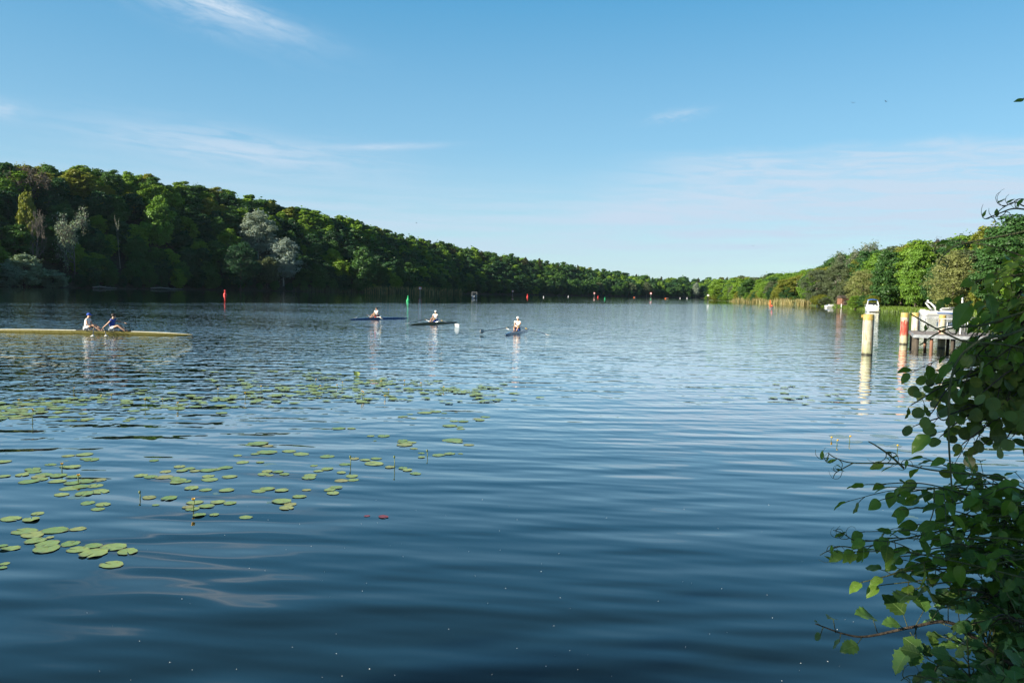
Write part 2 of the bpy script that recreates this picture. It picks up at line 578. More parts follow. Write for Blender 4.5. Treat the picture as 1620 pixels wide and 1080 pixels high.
left.ground = left_ground
left.mesh('hill', M['floor'], [-6, -1, 0, 1.5, 4, 8, 14, 22, 32, 44, 56, 68, 80, 92, 110, 160, 300, 700])

right = Shore([G(1118, 660), G(1150, 560), G(1200, 440), G(1270, 363), G(1330, 275), G(1395, 216), G(1470, 185), G(1540, 165), G(1640, 140), G(1800, 118)])
right.ground = lambda i, t_, q: (-1.2 + 1.2 * max(0, (t_ + 6) / 6)) if t_ <= 0 else 0.5 * min(1, t_ / 1.5) + t_ * 0.02 + max(0, min(t_, 90) - 14) * 0.06
right.mesh('meadow', M['meadow'], [-6, -1, 0, 1.5, 4, 9, 16, 26, 40, 60, 90, 200, 600])

# near bank where the photographer stands
bk = MB()
xs = np.linspace(-30, 30, 61); ys = np.linspace(-30, 8, 39)
rb = random.Random(4)
vs, fs = [], []
for i, x in enumerate(xs):
    for j, y in enumerate(ys):
        edge = 2.6 + 0.3 * math.sin(x * 0.9) + 3.0 * sstep((x - 0.8) / 3.0)
        z = 1.35 - 2.0 * sstep((y - edge + 1.5) / 2.6) + rb.uniform(-.06, .06)
        vs.append((x, y, z))
nj = len(ys)
for i in range(len(xs) - 1):
    for j in range(nj - 1):
        fs.append((i * nj + j, (i + 1) * nj + j, (i + 1) * nj + j + 1, i * nj + j + 1))
tag(bk.add(vs, fs, smooth=True).build('near_bank', M['floor']), kind='structure')

# ------------------------------------------------------------------ tree shapes
def rdirs(rng, n):
    v = rng.normal(size=(n, 3))
    return v / np.linalg.norm(v, axis=1, keepdims=True)


def leaf_quads(rng, C, N, s, aspect=0.62, hang=0.0):
    n = len(C)
    a = rdirs(rng, n)
    if hang: a = a * (1 - hang) + np.array([0, 0, -1.0]) * hang
    u = a - N * np.sum(a * N, axis=1, keepdims=True)
    u /= np.linalg.norm(u, axis=1, keepdims=True) + 1e-6
    v = np.cross(N, u)
    s = s.reshape(-1, 1)
    d = N * s * rng.uniform(-.35, .1, (n, 1))
    V = np.stack([C + u * s, C + v * s * aspect + d, C - u * s, C - v * s * aspect + d], axis=1).reshape(-1, 3)
    return V, np.arange(n * 4).reshape(-1, 4)


def crown_broad(seed, H=20.0, Rr=6.5, n=3600, ls=0.5, lo=0.2, lobes=28, hang=0.0, aspect=0.62, flat=1.0, lobe=(0.24, 0.42), top=1.0):
    rng = np.random.default_rng(seed)
    zc, hz = H * (lo + 1) / 2, H * (1 - lo) / 2
    d = rdirs(rng, lobes)
    d[:, 2] = np.clip(d[:, 2] + 0.12, -1, 1)
    k = rng.uniform(0.45, 1.0, (lobes, 1)) ** 0.6
    taper = 1.0 - 0.32 * top * np.clip(d[:, 2:3], 0, 1)
    lc = d * k * np.array([Rr * 0.72, Rr * 0.72, hz * 0.78]) * np.concatenate([taper, taper, np.ones_like(taper)], axis=1)
    lc[:, 2] += zc
    lr = Rr * rng.uniform(lobe[0], lobe[1], lobes)
    w_ = lr ** 2 / np.sum(lr ** 2)
    cnt = np.maximum(8, (w_ * n).astype(int))
    C, N, T = [], [], []
    for j in range(lobes):
        dd = rdirs(rng, cnt[j])
        dd[:, 2] = np.where(rng.random(cnt[j]) < 0.55, np.abs(dd[:, 2]), dd[:, 2])
        rad = lr[j] * (0.72 + 0.38 * rng.random((cnt[j], 1)) ** 1.5)
        sc = np.array([1.05, 1.05, 0.85 * flat])
        p = lc[j] + dd * rad * sc
        if hang: p[:, 2] -= hang * rng.random(cnt[j]) * lr[j] * 1.2
        C.append(p)
        nn = dd * 0.7 + rdirs(rng, cnt[j]) * 0.6 + np.array([0, 0, 0.25])
        N.append(nn / np.linalg.norm(nn, axis=1, keepdims=True))
        T.append(np.clip(rng.normal(0.5, 0.2, cnt[j]) + rng.uniform(-.15, .15), 0, 1))
    m_ = int(n * 0.07)                                   # loose sprays between the lobes
    dd = rdirs(rng, m_); dd[:, 2] = np.where(rng.random(m_) < 0.4, np.abs(dd[:, 2]), dd[:, 2])
    rr = rng.uniform(0.5, 0.98, (m_, 1)) * (1 + 0.10 * np.sin(dd[:, 0:1] * 7 + seed) * np.cos(dd[:, 1:2] * 6) + 0.08 * np.sin(dd[:, 2:3] * 9 + seed))
    p = dd * rr * np.array([Rr * 0.86, Rr * 0.86, hz * 0.92]); p[:, :2] *= 1 - 0.25 * top * np.clip(dd[:, 2:3], 0, 1); p[:, 2] += zc
    C.append(p); nn = dd * 0.5 + rdirs(rng, m_) * 0.8; N.append(nn / np.linalg.norm(nn, axis=1, keepdims=True)); T.append(np.clip(rng.normal(0.5, 0.22, m_), 0, 1))
    C = np.concatenate(C); N = np.concatenate(N); T = np.concatenate(T)
    keep = C[:, 2] > 0.15
    C, N, T = C[keep], N[keep], T[keep]
    s = ls * rng.uniform(0.6, 1.35, len(C))
    V, Fq = leaf_quads(rng, C, N, s, aspect, hang * 0.8)
    return V, Fq, T


def crown_pine(seed, H=22.0, Rr=4.5, n=2600, ls=0.5):
    rng = np.random.default_rng(seed)
    C, N, T = [], [], []
    k = 22
    for j in range(k):
        f = 0.42 + 0.58 * (j + rng.random()) / k
        r = Rr * (1.0 - ((f - 0.42) / 0.6) ** 1.4) * rng.uniform(.55, 1.0) + 0.4
        a = rng.uniform(0, 6.28)
        c = np.array([math.cos(a) * r * 0.6, math.sin(a) * r * 0.6, f * H])
        m_ = int(n / k)
        dd = rdirs(rng, m_)
        C.append(c + dd * np.array([r * 0.62, r * 0.62, 0.9]) * rng.uniform(.5, 1.1, (m_, 1)))
        nn = dd * 0.4 + rdirs(rng, m_) * 0.7 + np.array([0, 0, 0.5])
        N.append(nn / np.linalg.norm(nn, axis=1, keepdims=True))
        T.append(np.clip(rng.normal(0.5, 0.2, m_), 0, 1))
    C = np.concatenate(C); N = np.concatenate(N)
    V, Fq = leaf_quads(rng, C, N, ls * rng.uniform(.6, 1.2, len(C)), 0.4)
    return V, Fq, np.concatenate(T)


def branch_tree(seed, H=18.0, spread=0.5, levels=4, kids=(4, 6), r0_=0.28, lean=0.0, first=0.25):
    """a leafless or thinly leaved framework: list of (points, radii)"""
    rg = random.Random(seed)
    segs, tips = [], []

    def grow(p, d, L, r, lv):
        n = 4
        pts = [p]; rr = [r]
        for i in range(n):
            d = (d + Vector((rg.uniform(-1, 1), rg.uniform(-1, 1), rg.uniform(-.4, .9))) * 0.16).normalized()
            pts.append(pts[-1] + d * (L / n)); rr.append(r * (1 - 0.55 * (i + 1) / n))
        segs.append((pts, rr))
        if lv == 0:
            tips.append(pts[-1]); tips.append(pts[-2]); return
        for k in range(rg.randint(*kids)):
            f = rg.uniform(first if lv == levels else 0.3, 1.0) * n
            i = min(n - 1, int(f)); q = pts[i].lerp(pts[i + 1], f - i)
            a = rg.uniform(0, 6.28)
            side = d.orthogonal().normalized(); side.rotate(Matrix.Rotation(a, 3, d))
            nd = (d * (1 - spread) + side * spread * 1.3 + Vector((0, 0, 0.15))).normalized()
            grow(q, nd, L * rg.uniform(0.38, 0.62), max(0.05, rr[i] * 0.5), lv - 1)
    grow(Vector((0, 0, -0.5)), Vector((lean, 0, 1)).normalized(), H * 0.72, r0_, levels)
    return segs, tips


def segs_mesh(name, segs, mat):
    mb = MB()
    for pts, rr in segs:
        mb.tube(pts, rr, 4 if rr[0] > .06 else 3, cap=False)
    me = bpy.data.meshes.new(name)
    me.from_pydata([tuple(v) for v in mb.v], [], mb.f)
    me.materials.append(mat)
    me.update()
    return me


def trunk_mesh(seed, H=20.0, r=0.38, mat=None, limbs=6, start=0.25):
    rg = random.Random(seed)
    mb = MB()
    pts = [Vector((0, 0, -1.0))]
    for i in range(1, 8):
        pts.append(Vector((rg.uniform(-.3, .3) * i * 0.25, rg.uniform(-.3, .3) * i * 0.25, H * 0.82 * i / 7)))
    mb.tube(pts, [r * (1.25 if i == 0 else 1 - 0.85 * i / 7) for i in range(8)], 7)
    for k in range(limbs):
        f = rg.uniform(start, 0.85) * 7; i = int(f); q = pts[i].lerp(pts[i + 1], f - i)
        a = rg.uniform(0, 6.28); L = H * rg.uniform(.14, .26)
        e = q + Vector((math.cos(a) * L, math.sin(a) * L, L * rg.uniform(.5, 1.0)))
        mb.tube([q, q.lerp(e, .5) + Vector((0, 0, -L * .06)), e], [r * .38, r * .25, r * .06], 5)
    me = bpy.data.meshes.new('trunk')
    me.from_pydata([tuple(v) for v in mb.v], [], mb.f)
    me.polygons.foreach_set('use_smooth', np.ones(len(mb.f), dtype=bool))
    me.materials.append(mat or M['bark'])
    return me


def np_crown(data):
    V, Fq, T = data
    return np_mesh('crown', V, Fq, tone=T)


# prototypes, all 20 m tall and about 6.5 m in radius
RAW = {'broad': [crown_broad(10 + k, lo=-0.10, ls=0.40, n=7600, lobes=105, lobe=(0.10, 0.25)) for k in range(6)],
       'shore': [crown_broad(30 + k, lo=-0.14, ls=0.40, n=8000, lobes=110, top=0.7, lobe=(0.10, 0.25)) for k in range(5)],
       'fine': [crown_broad(50 + k, lo=-0.12, ls=0.25, n=14000, lobes=130, lobe=(0.09, 0.22)) for k in range(5)],
       'airy': [crown_broad(60 + k, lo=0.0, ls=0.22, n=5200, lobes=110, lobe=(0.08, 0.18)) for k in range(2)],
       'willow': [crown_broad(70 + k, lo=-0.06, ls=0.30, n=11000, lobes=100, hang=0.45, aspect=0.3, lobe=(0.10, 0.24)) for k in range(3)],
       'silver': [crown_broad(80 + k, lo=-0.02, ls=0.36, n=7500, lobes=120, aspect=0.45, lobe=(0.10, 0.22), top=0.5) for k in range(2)],
       'pine': [crown_pine(90 + k) for k in range(3)],
       'far': [crown_broad(100 + k, lo=-0.1, ls=0.75, n=2000, lobes=60, lobe=(0.11, 0.26)) for k in range(5)]}
for k, v in RAW.items():
    for V_, _, _ in v:
        V_[:, :2] *= 6.5 / np.percentile(np.hypot(V_[:, 0], V_[:, 1]), 97)
        V_[:, 2] *= 20.0 / np.percentile(V_[:, 2], 99.6)
PROTO = {k: [np_crown(d) for d in v] for k, v in RAW.items()}
for k, v in PROTO.items():
    for me in v: me.materials.append(M['leaf_mid'])
TR = [trunk_mesh(k) for k in range(4)]
TRP = [trunk_mesh(20 + k, r=0.30, mat=M['bark_pale']) for k in range(2)]


def place_tree(name, kind, leaf, pos, H, Rr, rg, trunk=None, label=None, group=None, cat='tree'):
    root = empty(name, pos, rg.uniform(0, 6.28))
    root.scale = (Rr / 6.5, Rr / 6.5 * rg.uniform(.9, 1.1), H / 20.0)
    c = link('crown', rg.choice(PROTO[kind]), None, root)
    c.material_slots[0].link = 'OBJECT'
    c.material_slots[0].material = M['leaf_' + leaf]
    link('trunk', trunk or rg.choice(TR), None, root)
    tag(root, label, cat, group)
    return root


rg = random.Random(11)
TREES = []                                       # (kind, leaf, pos, H, R, zone)


def add_tree(kind, leaf, pos, H, Rr, zone):
    TREES.append(dict(kind=kind, leaf=leaf, pos=Vector(pos), H=H, R=Rr, zone=zone))


# named single trees: px, metres behind the shoreline, top row, width in px
KEEP = []                                        # (pos, radius) where no other tree may grow


def special(shore, px, t_, top, wpx, base=None):
    pos = shore.find(px, t_)
    H = CAM_H + (yh(px) - top) / F * pos.y - pos.z
    return pos, H, wpx / 2 / F * pos.y


SPECIALS = []
for sh, px, t_, top, wpx, kind, leaf, trk, name, cat, lab in [
        (left, 40, -1, 403, 60, 'shore', 'grey', None, 'willow_bush', 'bush', 'tallest and middle one of the three grey-green willow bushes at the left waterline'),
        (left, 8, -1.5, 418, 46, 'shore', 'grey', None, 'willow_bush', 'bush', 'leftmost of the three grey-green willow bushes at the left waterline'),
        (left, 82, -1.5, 428, 44, 'shore', 'grey', None, 'willow_bush', 'bush', 'smallest and rightmost of the three grey-green willow bushes at the left waterline'),
        (left, 381, -2, 385, 66, 'willow', 'dark', None, 'willow_tree', 'tree', 'round dark olive willow at the water behind the red cone-topped buoy'),
        (left, 408, 40, 336, 58, 'silver', 'silver', TRP[0], 'silver_poplar', 'tree', 'upper of the two silvery white-leaved trees on the shaded hillside'),
        (left, 447, 9, 379, 50, 'silver', 'silver', TRP[1], 'silver_poplar', 'tree', 'lower of the two silvery white-leaved trees, just above the lake'),
        (left, 420, 4, 408, 40, 'silver', 'sage', None, 'willow_tree', 'tree', 'blue-grey willow filling the gap under the two silvery trees'),
        (left, 575, -2, 393, 44, 'shore', 'mid', None, 'broadleaf_tree', 'tree', 'egg-shaped fresh green tree standing alone at the water left of the reed bed'),
        (left, 123, 78, 272, 62, 'broad', 'yellow', None, 'broadleaf_tree', 'tree', 'bright yellow-green sunlit tree on the crest beside the brown bare-looking tree'),
        (left, 40, 30, 308, 30, 'broad', 'yellow', None, 'broadleaf_tree', 'tree', 'narrow yellow-green tree below the brown bare-looking tree'),
        (left, 250, 40, 312, 48, 'broad', 'bright', None, 'broadleaf_tree', 'tree', 'light green tree catching the sun halfway up the shaded hillside'),
        (left, 1023, 2, 446, 12, 'silver', 'sage', TRP[0], 'silver_poplar', 'tree', 'small pale grey-green tree on the far shore above the far green buoy'),
        (left, 1101, 2, 447, 11, 'silver', 'silver', TRP[1], 'silver_poplar', 'tree', 'small grey-white tree with pale trunk at the far end of the lake'),
        (right, 1141, 3, 452, 36, 'fine', 'bright', None, 'broadleaf_bush', 'bush', 'round bright green bush on the point where the right bank begins'),
        (right, 1292, 3, 427, 50, 'willow', 'sage', None, 'willow_tree', 'tree', 'grey-green willow left of the small boathouse, next to the reeds'),
        (right, 1322, 4, 415, 44, 'willow', 'sage', None, 'willow_tree', 'tree', 'grey-green willow rising directly behind the small boathouse'),
        (right, 1362, 3, 428, 46, 'willow', 'tan', None, 'willow_tree', 'tree', 'olive-tan willow at the foot of the tall thinly leaved tree'),
        (right, 1402, 8, 398, 52, 'fine', 'mid', None, 'broadleaf_tree', 'tree', 'mid green full tree behind the white cabin boat with blue canopy'),
        (right, 1446, 12, 396, 48, 'fine', 'bright', None, 'broadleaf_tree', 'tree', 'vivid light green tree left of the tan weeping tree'),
        (right, 1507, 9, 399, 72, 'willow', 'tan', None, 'willow_tree', 'tree', 'broad tan-green weeping tree behind the moored white cruiser'),
        (right, 1478, 48, 381, 26, 'fine', 'copper', None, 'copper_beech', 'tree', 'dark purple-leaved tree peeping over the trees behind the cruiser'),
        (right, 1556, 10, 432, 46, 'fine', 'yellow', None, 'broadleaf_tree', 'tree', 'low yellow-green tree right of the tan weeping tree'),
]:
    pos, H, Rr = special(sh, px, t_, top, wpx)
    place_tree(name, kind, leaf, pos - Vector((0, 0, 0.4)), H + 0.4, Rr, rg, trk, lab, None, cat)
    KEEP.append((pos, Rr * 0.9 + 2, t_))

# bare and thinly leaved trees, built limb by limb
for sh, px, t_, top, wpx, seed, barkm, leafname, nl, lab, name in [
        (left, 50, 62, 262, 84, 1, 'bark_dead', 'brown', 2600, 'brown leafless tree with a wide crown of fine twigs on the hill crest', 'bare_tree'),
        (left, 58, 14, 330, 30, 2, 'bark_dead', 'sage', 0, 'slim grey leafless tree with forking stems above the willow bushes', 'bare_tree'),
        (left, 118, 12, 322, 66, 3, 'bark_dead', 'grey', 1500, 'half-bare grey-green tree with pale forking limbs right of the slim leafless tree', 'half_bare_tree'),
        (left, 189, 24, 340, 12, 4, 'bark_pale', 'mid', 60, 'thin white-stemmed birch standing in the dark forest above the double scull', 'birch_tree'),
        (right, 1352, 16, 382, 66, 5, 'bark_pale', 'sage', 6500, 'tall thinly leaved tree with pale bare branches, highest on the right bank', 'half_bare_tree'),
        (right, 1128, 4, 447, 14, 6, 'bark_dead', 'brown', 0, 'small dead brown tree left of the round bright green bush', 'bare_tree'),
        (right, 1266, 14, 433, 14, 7, 'bark_pale', 'sage', 60, 'pale leafless trunk standing out of the woods above the orange buoy', 'bare_tree')]:
    pos, H, Rr = special(sh, px, t_, top, wpx)
    segs, tips = branch_tree(seed, 20.0, spread=0.22 if wpx < 16 else (0.4 if seed == 2 else 0.66), levels=4 if wpx > 20 else 3, kids=(5, 7) if wpx > 20 else (3, 4),
                             r0_=0.42, first=0.4 if seed == 1 else 0.12)
    root = empty(name, pos, 0.0)
    ext = max(max(abs(p.x), abs(p.y)) for pts, _ in segs for p in pts); hh = max(p.z for pts, _ in segs for p in pts)
    root.scale = (Rr / ext * 1.3, Rr / ext * 1.3, H / hh)
    link('trunk', segs_mesh('trunk', segs[:1], M[barkm]), None, root)
    link('branches', segs_mesh('branches', segs[1:], M[barkm]), None, root)
    if nl:
        rng = np.random.default_rng(seed)
        tp = np.array([tuple(v) for v in tips]); idx = rng.integers(0, len(tp), nl)
        C = tp[idx] + rng.normal(size=(nl, 3)) * 0.5
        V, Fq = leaf_quads(rng, C, rdirs(rng, nl), (0.36 if nl < 3000 else 0.30) * rng.uniform(.6, 1.2, nl))
        link('crown', np_mesh('crown', V, Fq, tone=rng.random(nl)), M['leaf_' + leafname], root)
    tag(root, lab, 'tree')
    KEEP.append((pos, 10.0 if seed == 5 else 6.0, t_))


KEEP.append((W(1330, 487.4) + Vector((1, 3, 0)), 5.0, 9.0))
KEEP.append((W(1308, 485.5), 5.0, 8.0))


def blocked(pos, t_, low=False):
    for p, r_, tt in KEEP:
        d = (pos - p)
        if math.hypot(d.x, d.y) < (min(r_, 4.0) if low else r_ + 2.0): return True
        if low: continue
        # nothing tall directly in front of a singled-out tree
        px1, px2 = pix(p)[0], pix(pos)[0]
        if abs(px1 - px2) < r_ / p.y * F * 0.75 and tt < 70 and tt - 24 < t_ < tt: return True
    return False


# the hillside forest, row by row up from the water
row_t = [1.0, 7.0, 15.0, 25.0, 36.0, 48.0, 60.0, 72.0, 84.0, 94.0, 104.0, 115.0, 127.0]
for ri, t0 in enumerate(row_t):
    l = rg.uniform(0, 8)
    while l < left.L[-1] - 4:
        pos = left.at(l, max(0.5, t0 + rg.uniform(-3.5, 3.5) * (0.4 if ri == 0 else 1)))
        px, py = pix(pos)
        step = rg.uniform(8.5, 13.5) * (1.0 if px < 700 else 1.25)
        l += step
        if px < -150 or px > 1290: continue
        front_bush = False
        if blocked(pos, t0):
            if ri > 1 or blocked(pos, t0, True): continue
            front_bush = True
        far = pos.y > 700
        if ri <= 1:
            kind = 'shore'; H = rg.uniform(4, 7.5) if front_bush else rg.uniform(12, 19) if ri else rg.uniform(7, 16)
            leaf = rg.choices(['dark', 'mid', 'bright', 'sage'], [5, 5, 0.6, 0.35])[0]
            zone = 'water'
        else:
            kind = 'broad'; H = rg.uniform(13, 21.5)
            leaf = rg.choices(['dark', 'mid', 'bright'], [4, 4.5, 2.8])[0]
            zone = 'slope' if ri < 4 else 'upper'
            if ri >= 7:
                zone = 'crest'
                leaf = rg.choices(['dark', 'mid', 'bright', 'yellow'], [2.0, 4.5, 5, 1.4] if px < 420 else [2.5, 5, 4, 0.5])[0]
                H = rg.uniform(14, 22)
                if px > 600 and rg.random() < 0.45:
                    kind, leaf = 'pine', rg.choice(['pine', 'pine', 'mid'])
        Rr = H * rg.uniform(.36, .50) if kind != 'pine' else rg.uniform(4.5, 6)
        add_tree(kind, leaf, pos, H, Rr, zone)

# the right bank
for ri, t0 in enumerate([0.5, 4, 9, 16, 25, 35, 47, 60]):
    l = rg.uniform(0, 5)
    while l < right.L[-1] - 2:
        pos = right.at(l, t0 + rg.uniform(-2.5, 2.5))
        px, py = pix(pos)
        l += rg.uniform(6.5, 10)
        if px > 1760: continue
        if ri < 2 and 1388 < px < 1600: continue                  # open grass at the moorings
        low = ri < 2 and blocked(pos, t0)
        if low and 1318 < px < 1350: continue
        if blocked(pos, t0, low): continue
        top = ztop(SKY_R, px, pos.y) - pos.z
        H = top * (rg.uniform(.74, 1.05) if ri > 3 else rg.uniform(.3, .6) if ri < 1 else rg.uniform(.5, .95))
        if low: H = rg.uniform(2.5, 4.5)
        if H < 3: continue
        H = min(H, 24)
        leaf = rg.choices(['mid', 'bright', 'yellow', 'sage', 'dark'], [3.5, 6, 2.4, 1.0, 0.5])[0]
        add_tree('fine', leaf, pos, H, min(8, max(2.5, H * rg.uniform(.38, .52))), 'right')

IND = sorted([t_ for t_ in TREES if -40 < pix(t_['pos'])[0] < 1640], key=lambda t_: t_['pos'].y)
seen_ids = set(id(t_) for t_ in IND[:285])
LAND = [(0, 'the photo\'s left edge'), (57, 'the willow bushes'), (162, 'the two rowers'), (260, 'the double scull\'s right tip'), (356, 'the red buoy'), (430, 'the two silvery trees'),
        (520, 'the dark gap'), (595, 'the leftmost single scull'), (665, 'the reed-bed sign'), (750, 'the canopied motorboat'), (835, 'the far red buoy'),
        (957, 'the far green buoy'), (1055, 'the orange canoe'), (1141, 'the round bright bush'), (1220, 'the orange buoy'), (1313, 'the small boathouse'),
        (1378, 'the blue-canopied boat'), (1440, 'the jetty'), (1500, 'the moored cruiser'), (1580, 'the overhanging shrubs')]
CW = {'dark': 'dark green', 'mid': 'mid green', 'bright': 'light green', 'yellow': 'yellow-green', 'sage': 'grey-green', 'pine': 'olive-brown'}
ORD = ['first', 'second', 'third', 'fourth', 'fifth', 'sixth', 'seventh', 'eighth', 'ninth', 'tenth', 'eleventh', 'twelfth', 'thirteenth', 'fourteenth',
       'fifteenth', 'sixteenth', 'seventeenth', 'eighteenth', 'nineteenth', 'twentieth', 'twenty-first', 'twenty-second', 'twenty-third', 'twenty-fourth', 'twenty-fifth', 'twenty-sixth', 'twenty-seventh', 'twenty-eighth']
ZW = {'water': 'by the water', 'slope': 'low on the slope', 'upper': 'high on the slope', 'crest': 'on the hill crest', 'right': 'on the sunny bank'}
count = {}
for t_ in sorted([t_ for t_ in TREES if id(t_) in seen_ids], key=lambda t_: pix(t_['pos'])[0]):
    px = pix(t_['pos'])[0]
    li = max([i for i, (a, _) in enumerate(LAND) if a <= max(0, px)], default=0)
    shape = 'pine' if t_['kind'] == 'pine' else ('low tree' if t_['H'] < 11 else 'tree')
    key = (li, t_['leaf'], shape, t_['zone'])
    count[key] = count.get(key, 0) + 1
    lab = '%s %s %s, %s rightward from above %s' % (CW[t_['leaf']], shape, ZW[t_['zone']], ORD[count[key] - 1], LAND[li][1])
    name = 'pine_tree' if t_['kind'] == 'pine' else 'broadleaf_tree'
    grp = 'trees along the right bank' if t_['zone'] == 'right' else 'trees of the hillside forest'
    place_tree(name, t_['kind'], t_['leaf'], t_['pos'], t_['H'], t_['R'], rg, None, lab, grp)

# the remaining, farther trees read as one wood
FV, FF, FT, FM = [], [], [], []
off = 0
rest = [t_ for t_ in TREES if id(t_) not in seen_ids]
LK = ['dark', 'mid', 'bright', 'yellow', 'sage', 'pine']
for t_ in rest:
    src = RAW['pine' if t_['kind'] == 'pine' else ('far' if t_['pos'].y > 650 else 'broad')]
    V, Fq, T = src[rg.randrange(len(src))]
    a = rg.uniform(0, 6.28); c, s_ = math.cos(a), math.sin(a)
    k = t_['R'] / 6.5
    Q = np.empty_like(V)
    Q[:, 0] = (V[:, 0] * c - V[:, 1] * s_) * k + t_['pos'].x
    Q[:, 1] = (V[:, 0] * s_ + V[:, 1] * c) * k + t_['pos'].y
    Q[:, 2] = V[:, 2] * t_['H'] / 20 + t_['pos'].z
    FV.append(Q); FF.append(Fq + off); FT.append(np.clip(T + rg.uniform(-.25, .25), 0, 1)); FM.append(np.full(len(Fq), LK.index(t_['leaf']), dtype=np.int32))
    off += len(V)
me = np_mesh('distant_forest', np.concatenate(FV), np.concatenate(FF), tone=np.concatenate(FT))
fo = link('distant_forest', me, [M['leaf_' + k] for k in LK])
me.polygons.foreach_set('material_index', np.concatenate(FM))
tag(fo, 'distant mixed green forest closing the far end of the lake', 'forest', kind='stuff')
print('trees', len(TREES), 'individual', len(seen_ids), 'rest', len(rest))

# ------------------------------------------------------------------ paints, metals, cloth
M['white_hull'] = simple_mat('white_gelcoat', (0.64, 0.64, 0.63), 0.25, coat=0.3, var=0.06)
M['white_paint'] = simple_mat('white_paint', (0.78, 0.78, 0.76), 0.4)
M['blue_canvas'] = simple_mat('blue_canvas', (0.02, 0.16, 0.62), 0.8)
M['blue_stripe'] = simple_mat('blue_stripe', (0.03, 0.13, 0.42), 0.3)
M['dark_glass'] = simple_mat('tinted_glass', (0.02, 0.025, 0.03), 0.08, spec=0.8)
M['blade'] = simple_mat('blade_paint', (0.46, 0.46, 0.45), 0.5)
M['grey_frame'] = simple_mat('pale_grey_frame', (0.30, 0.31, 0.32), 0.5)
M['dark_hull'] = simple_mat('navy_hull', (0.02, 0.03, 0.05), 0.3)
M['gold_hull'] = simple_mat('yellow_hull', (0.185, 0.165, 0.05), 0.3, coat=0.5)
M['cream_deck'] = simple_mat('cream_deck', (0.72, 0.68, 0.52), 0.35)
M['blue_hull'] = simple_mat('blue_hull', (0.03, 0.10, 0.26), 0.3, coat=0.4)
M['olive_hull'] = simple_mat('olive_hull', (0.10, 0.095, 0.03), 0.35, coat=0.3)
M['black'] = simple_mat('black_fitting', (0.02, 0.02, 0.022), 0.5)
M['carbon'] = simple_mat('carbon_shaft', (0.03, 0.05, 0.09), 0.35)
M['grey_metal'] = simple_mat('galvanised_steel', (0.42, 0.43, 0.44), 0.45, 0.7)
M['alu'] = simple_mat('aluminium', (0.75, 0.76, 0.78), 0.3, 0.9)
M['red_paint'] = simple_mat('red_paint', (0.62, 0.035, 0.03), 0.45)
M['green_paint'] = simple_mat('green_paint', (0.01, 0.36, 0.12), 0.45)
M['yellow_paint'] = simple_mat('yellow_paint', (0.42, 0.29, 0.07), 0.5)
M['orange_paint'] = simple_mat('orange_paint', (0.75, 0.16, 0.03), 0.4)
M['wood_deck'] = bark_mat('weathered_planks', (0.16, 0.13, 0.12), (0.32, 0.28, 0.26), 2.0)
M['wood_dark'] = bark_mat('wet_timber', (0.03, 0.025, 0.02), (0.09, 0.07, 0.05), 2.0)
M['wood_brown'] = bark_mat('brown_boards', (0.13, 0.06, 0.035), (0.26, 0.13, 0.08), 1.0)
M['skin'] = simple_mat('skin', (0.62, 0.36, 0.24), 0.5, var=0.06)
M['hair'] = simple_mat('dark_hair', (0.02, 0.014, 0.01), 0.6)
M['cloth_white'] = simple_mat('white_cloth', (0.80, 0.79, 0.77), 0.85)
M['cloth_blue'] = simple_mat('royal_blue_cloth', (0.03, 0.09, 0.42), 0.8)
M['cloth_red'] = simple_mat('red_cloth', (0.55, 0.06, 0.04), 0.8)
M['cloth_dark'] = simple_mat('dark_cloth', (0.025, 0.03, 0.045), 0.8)


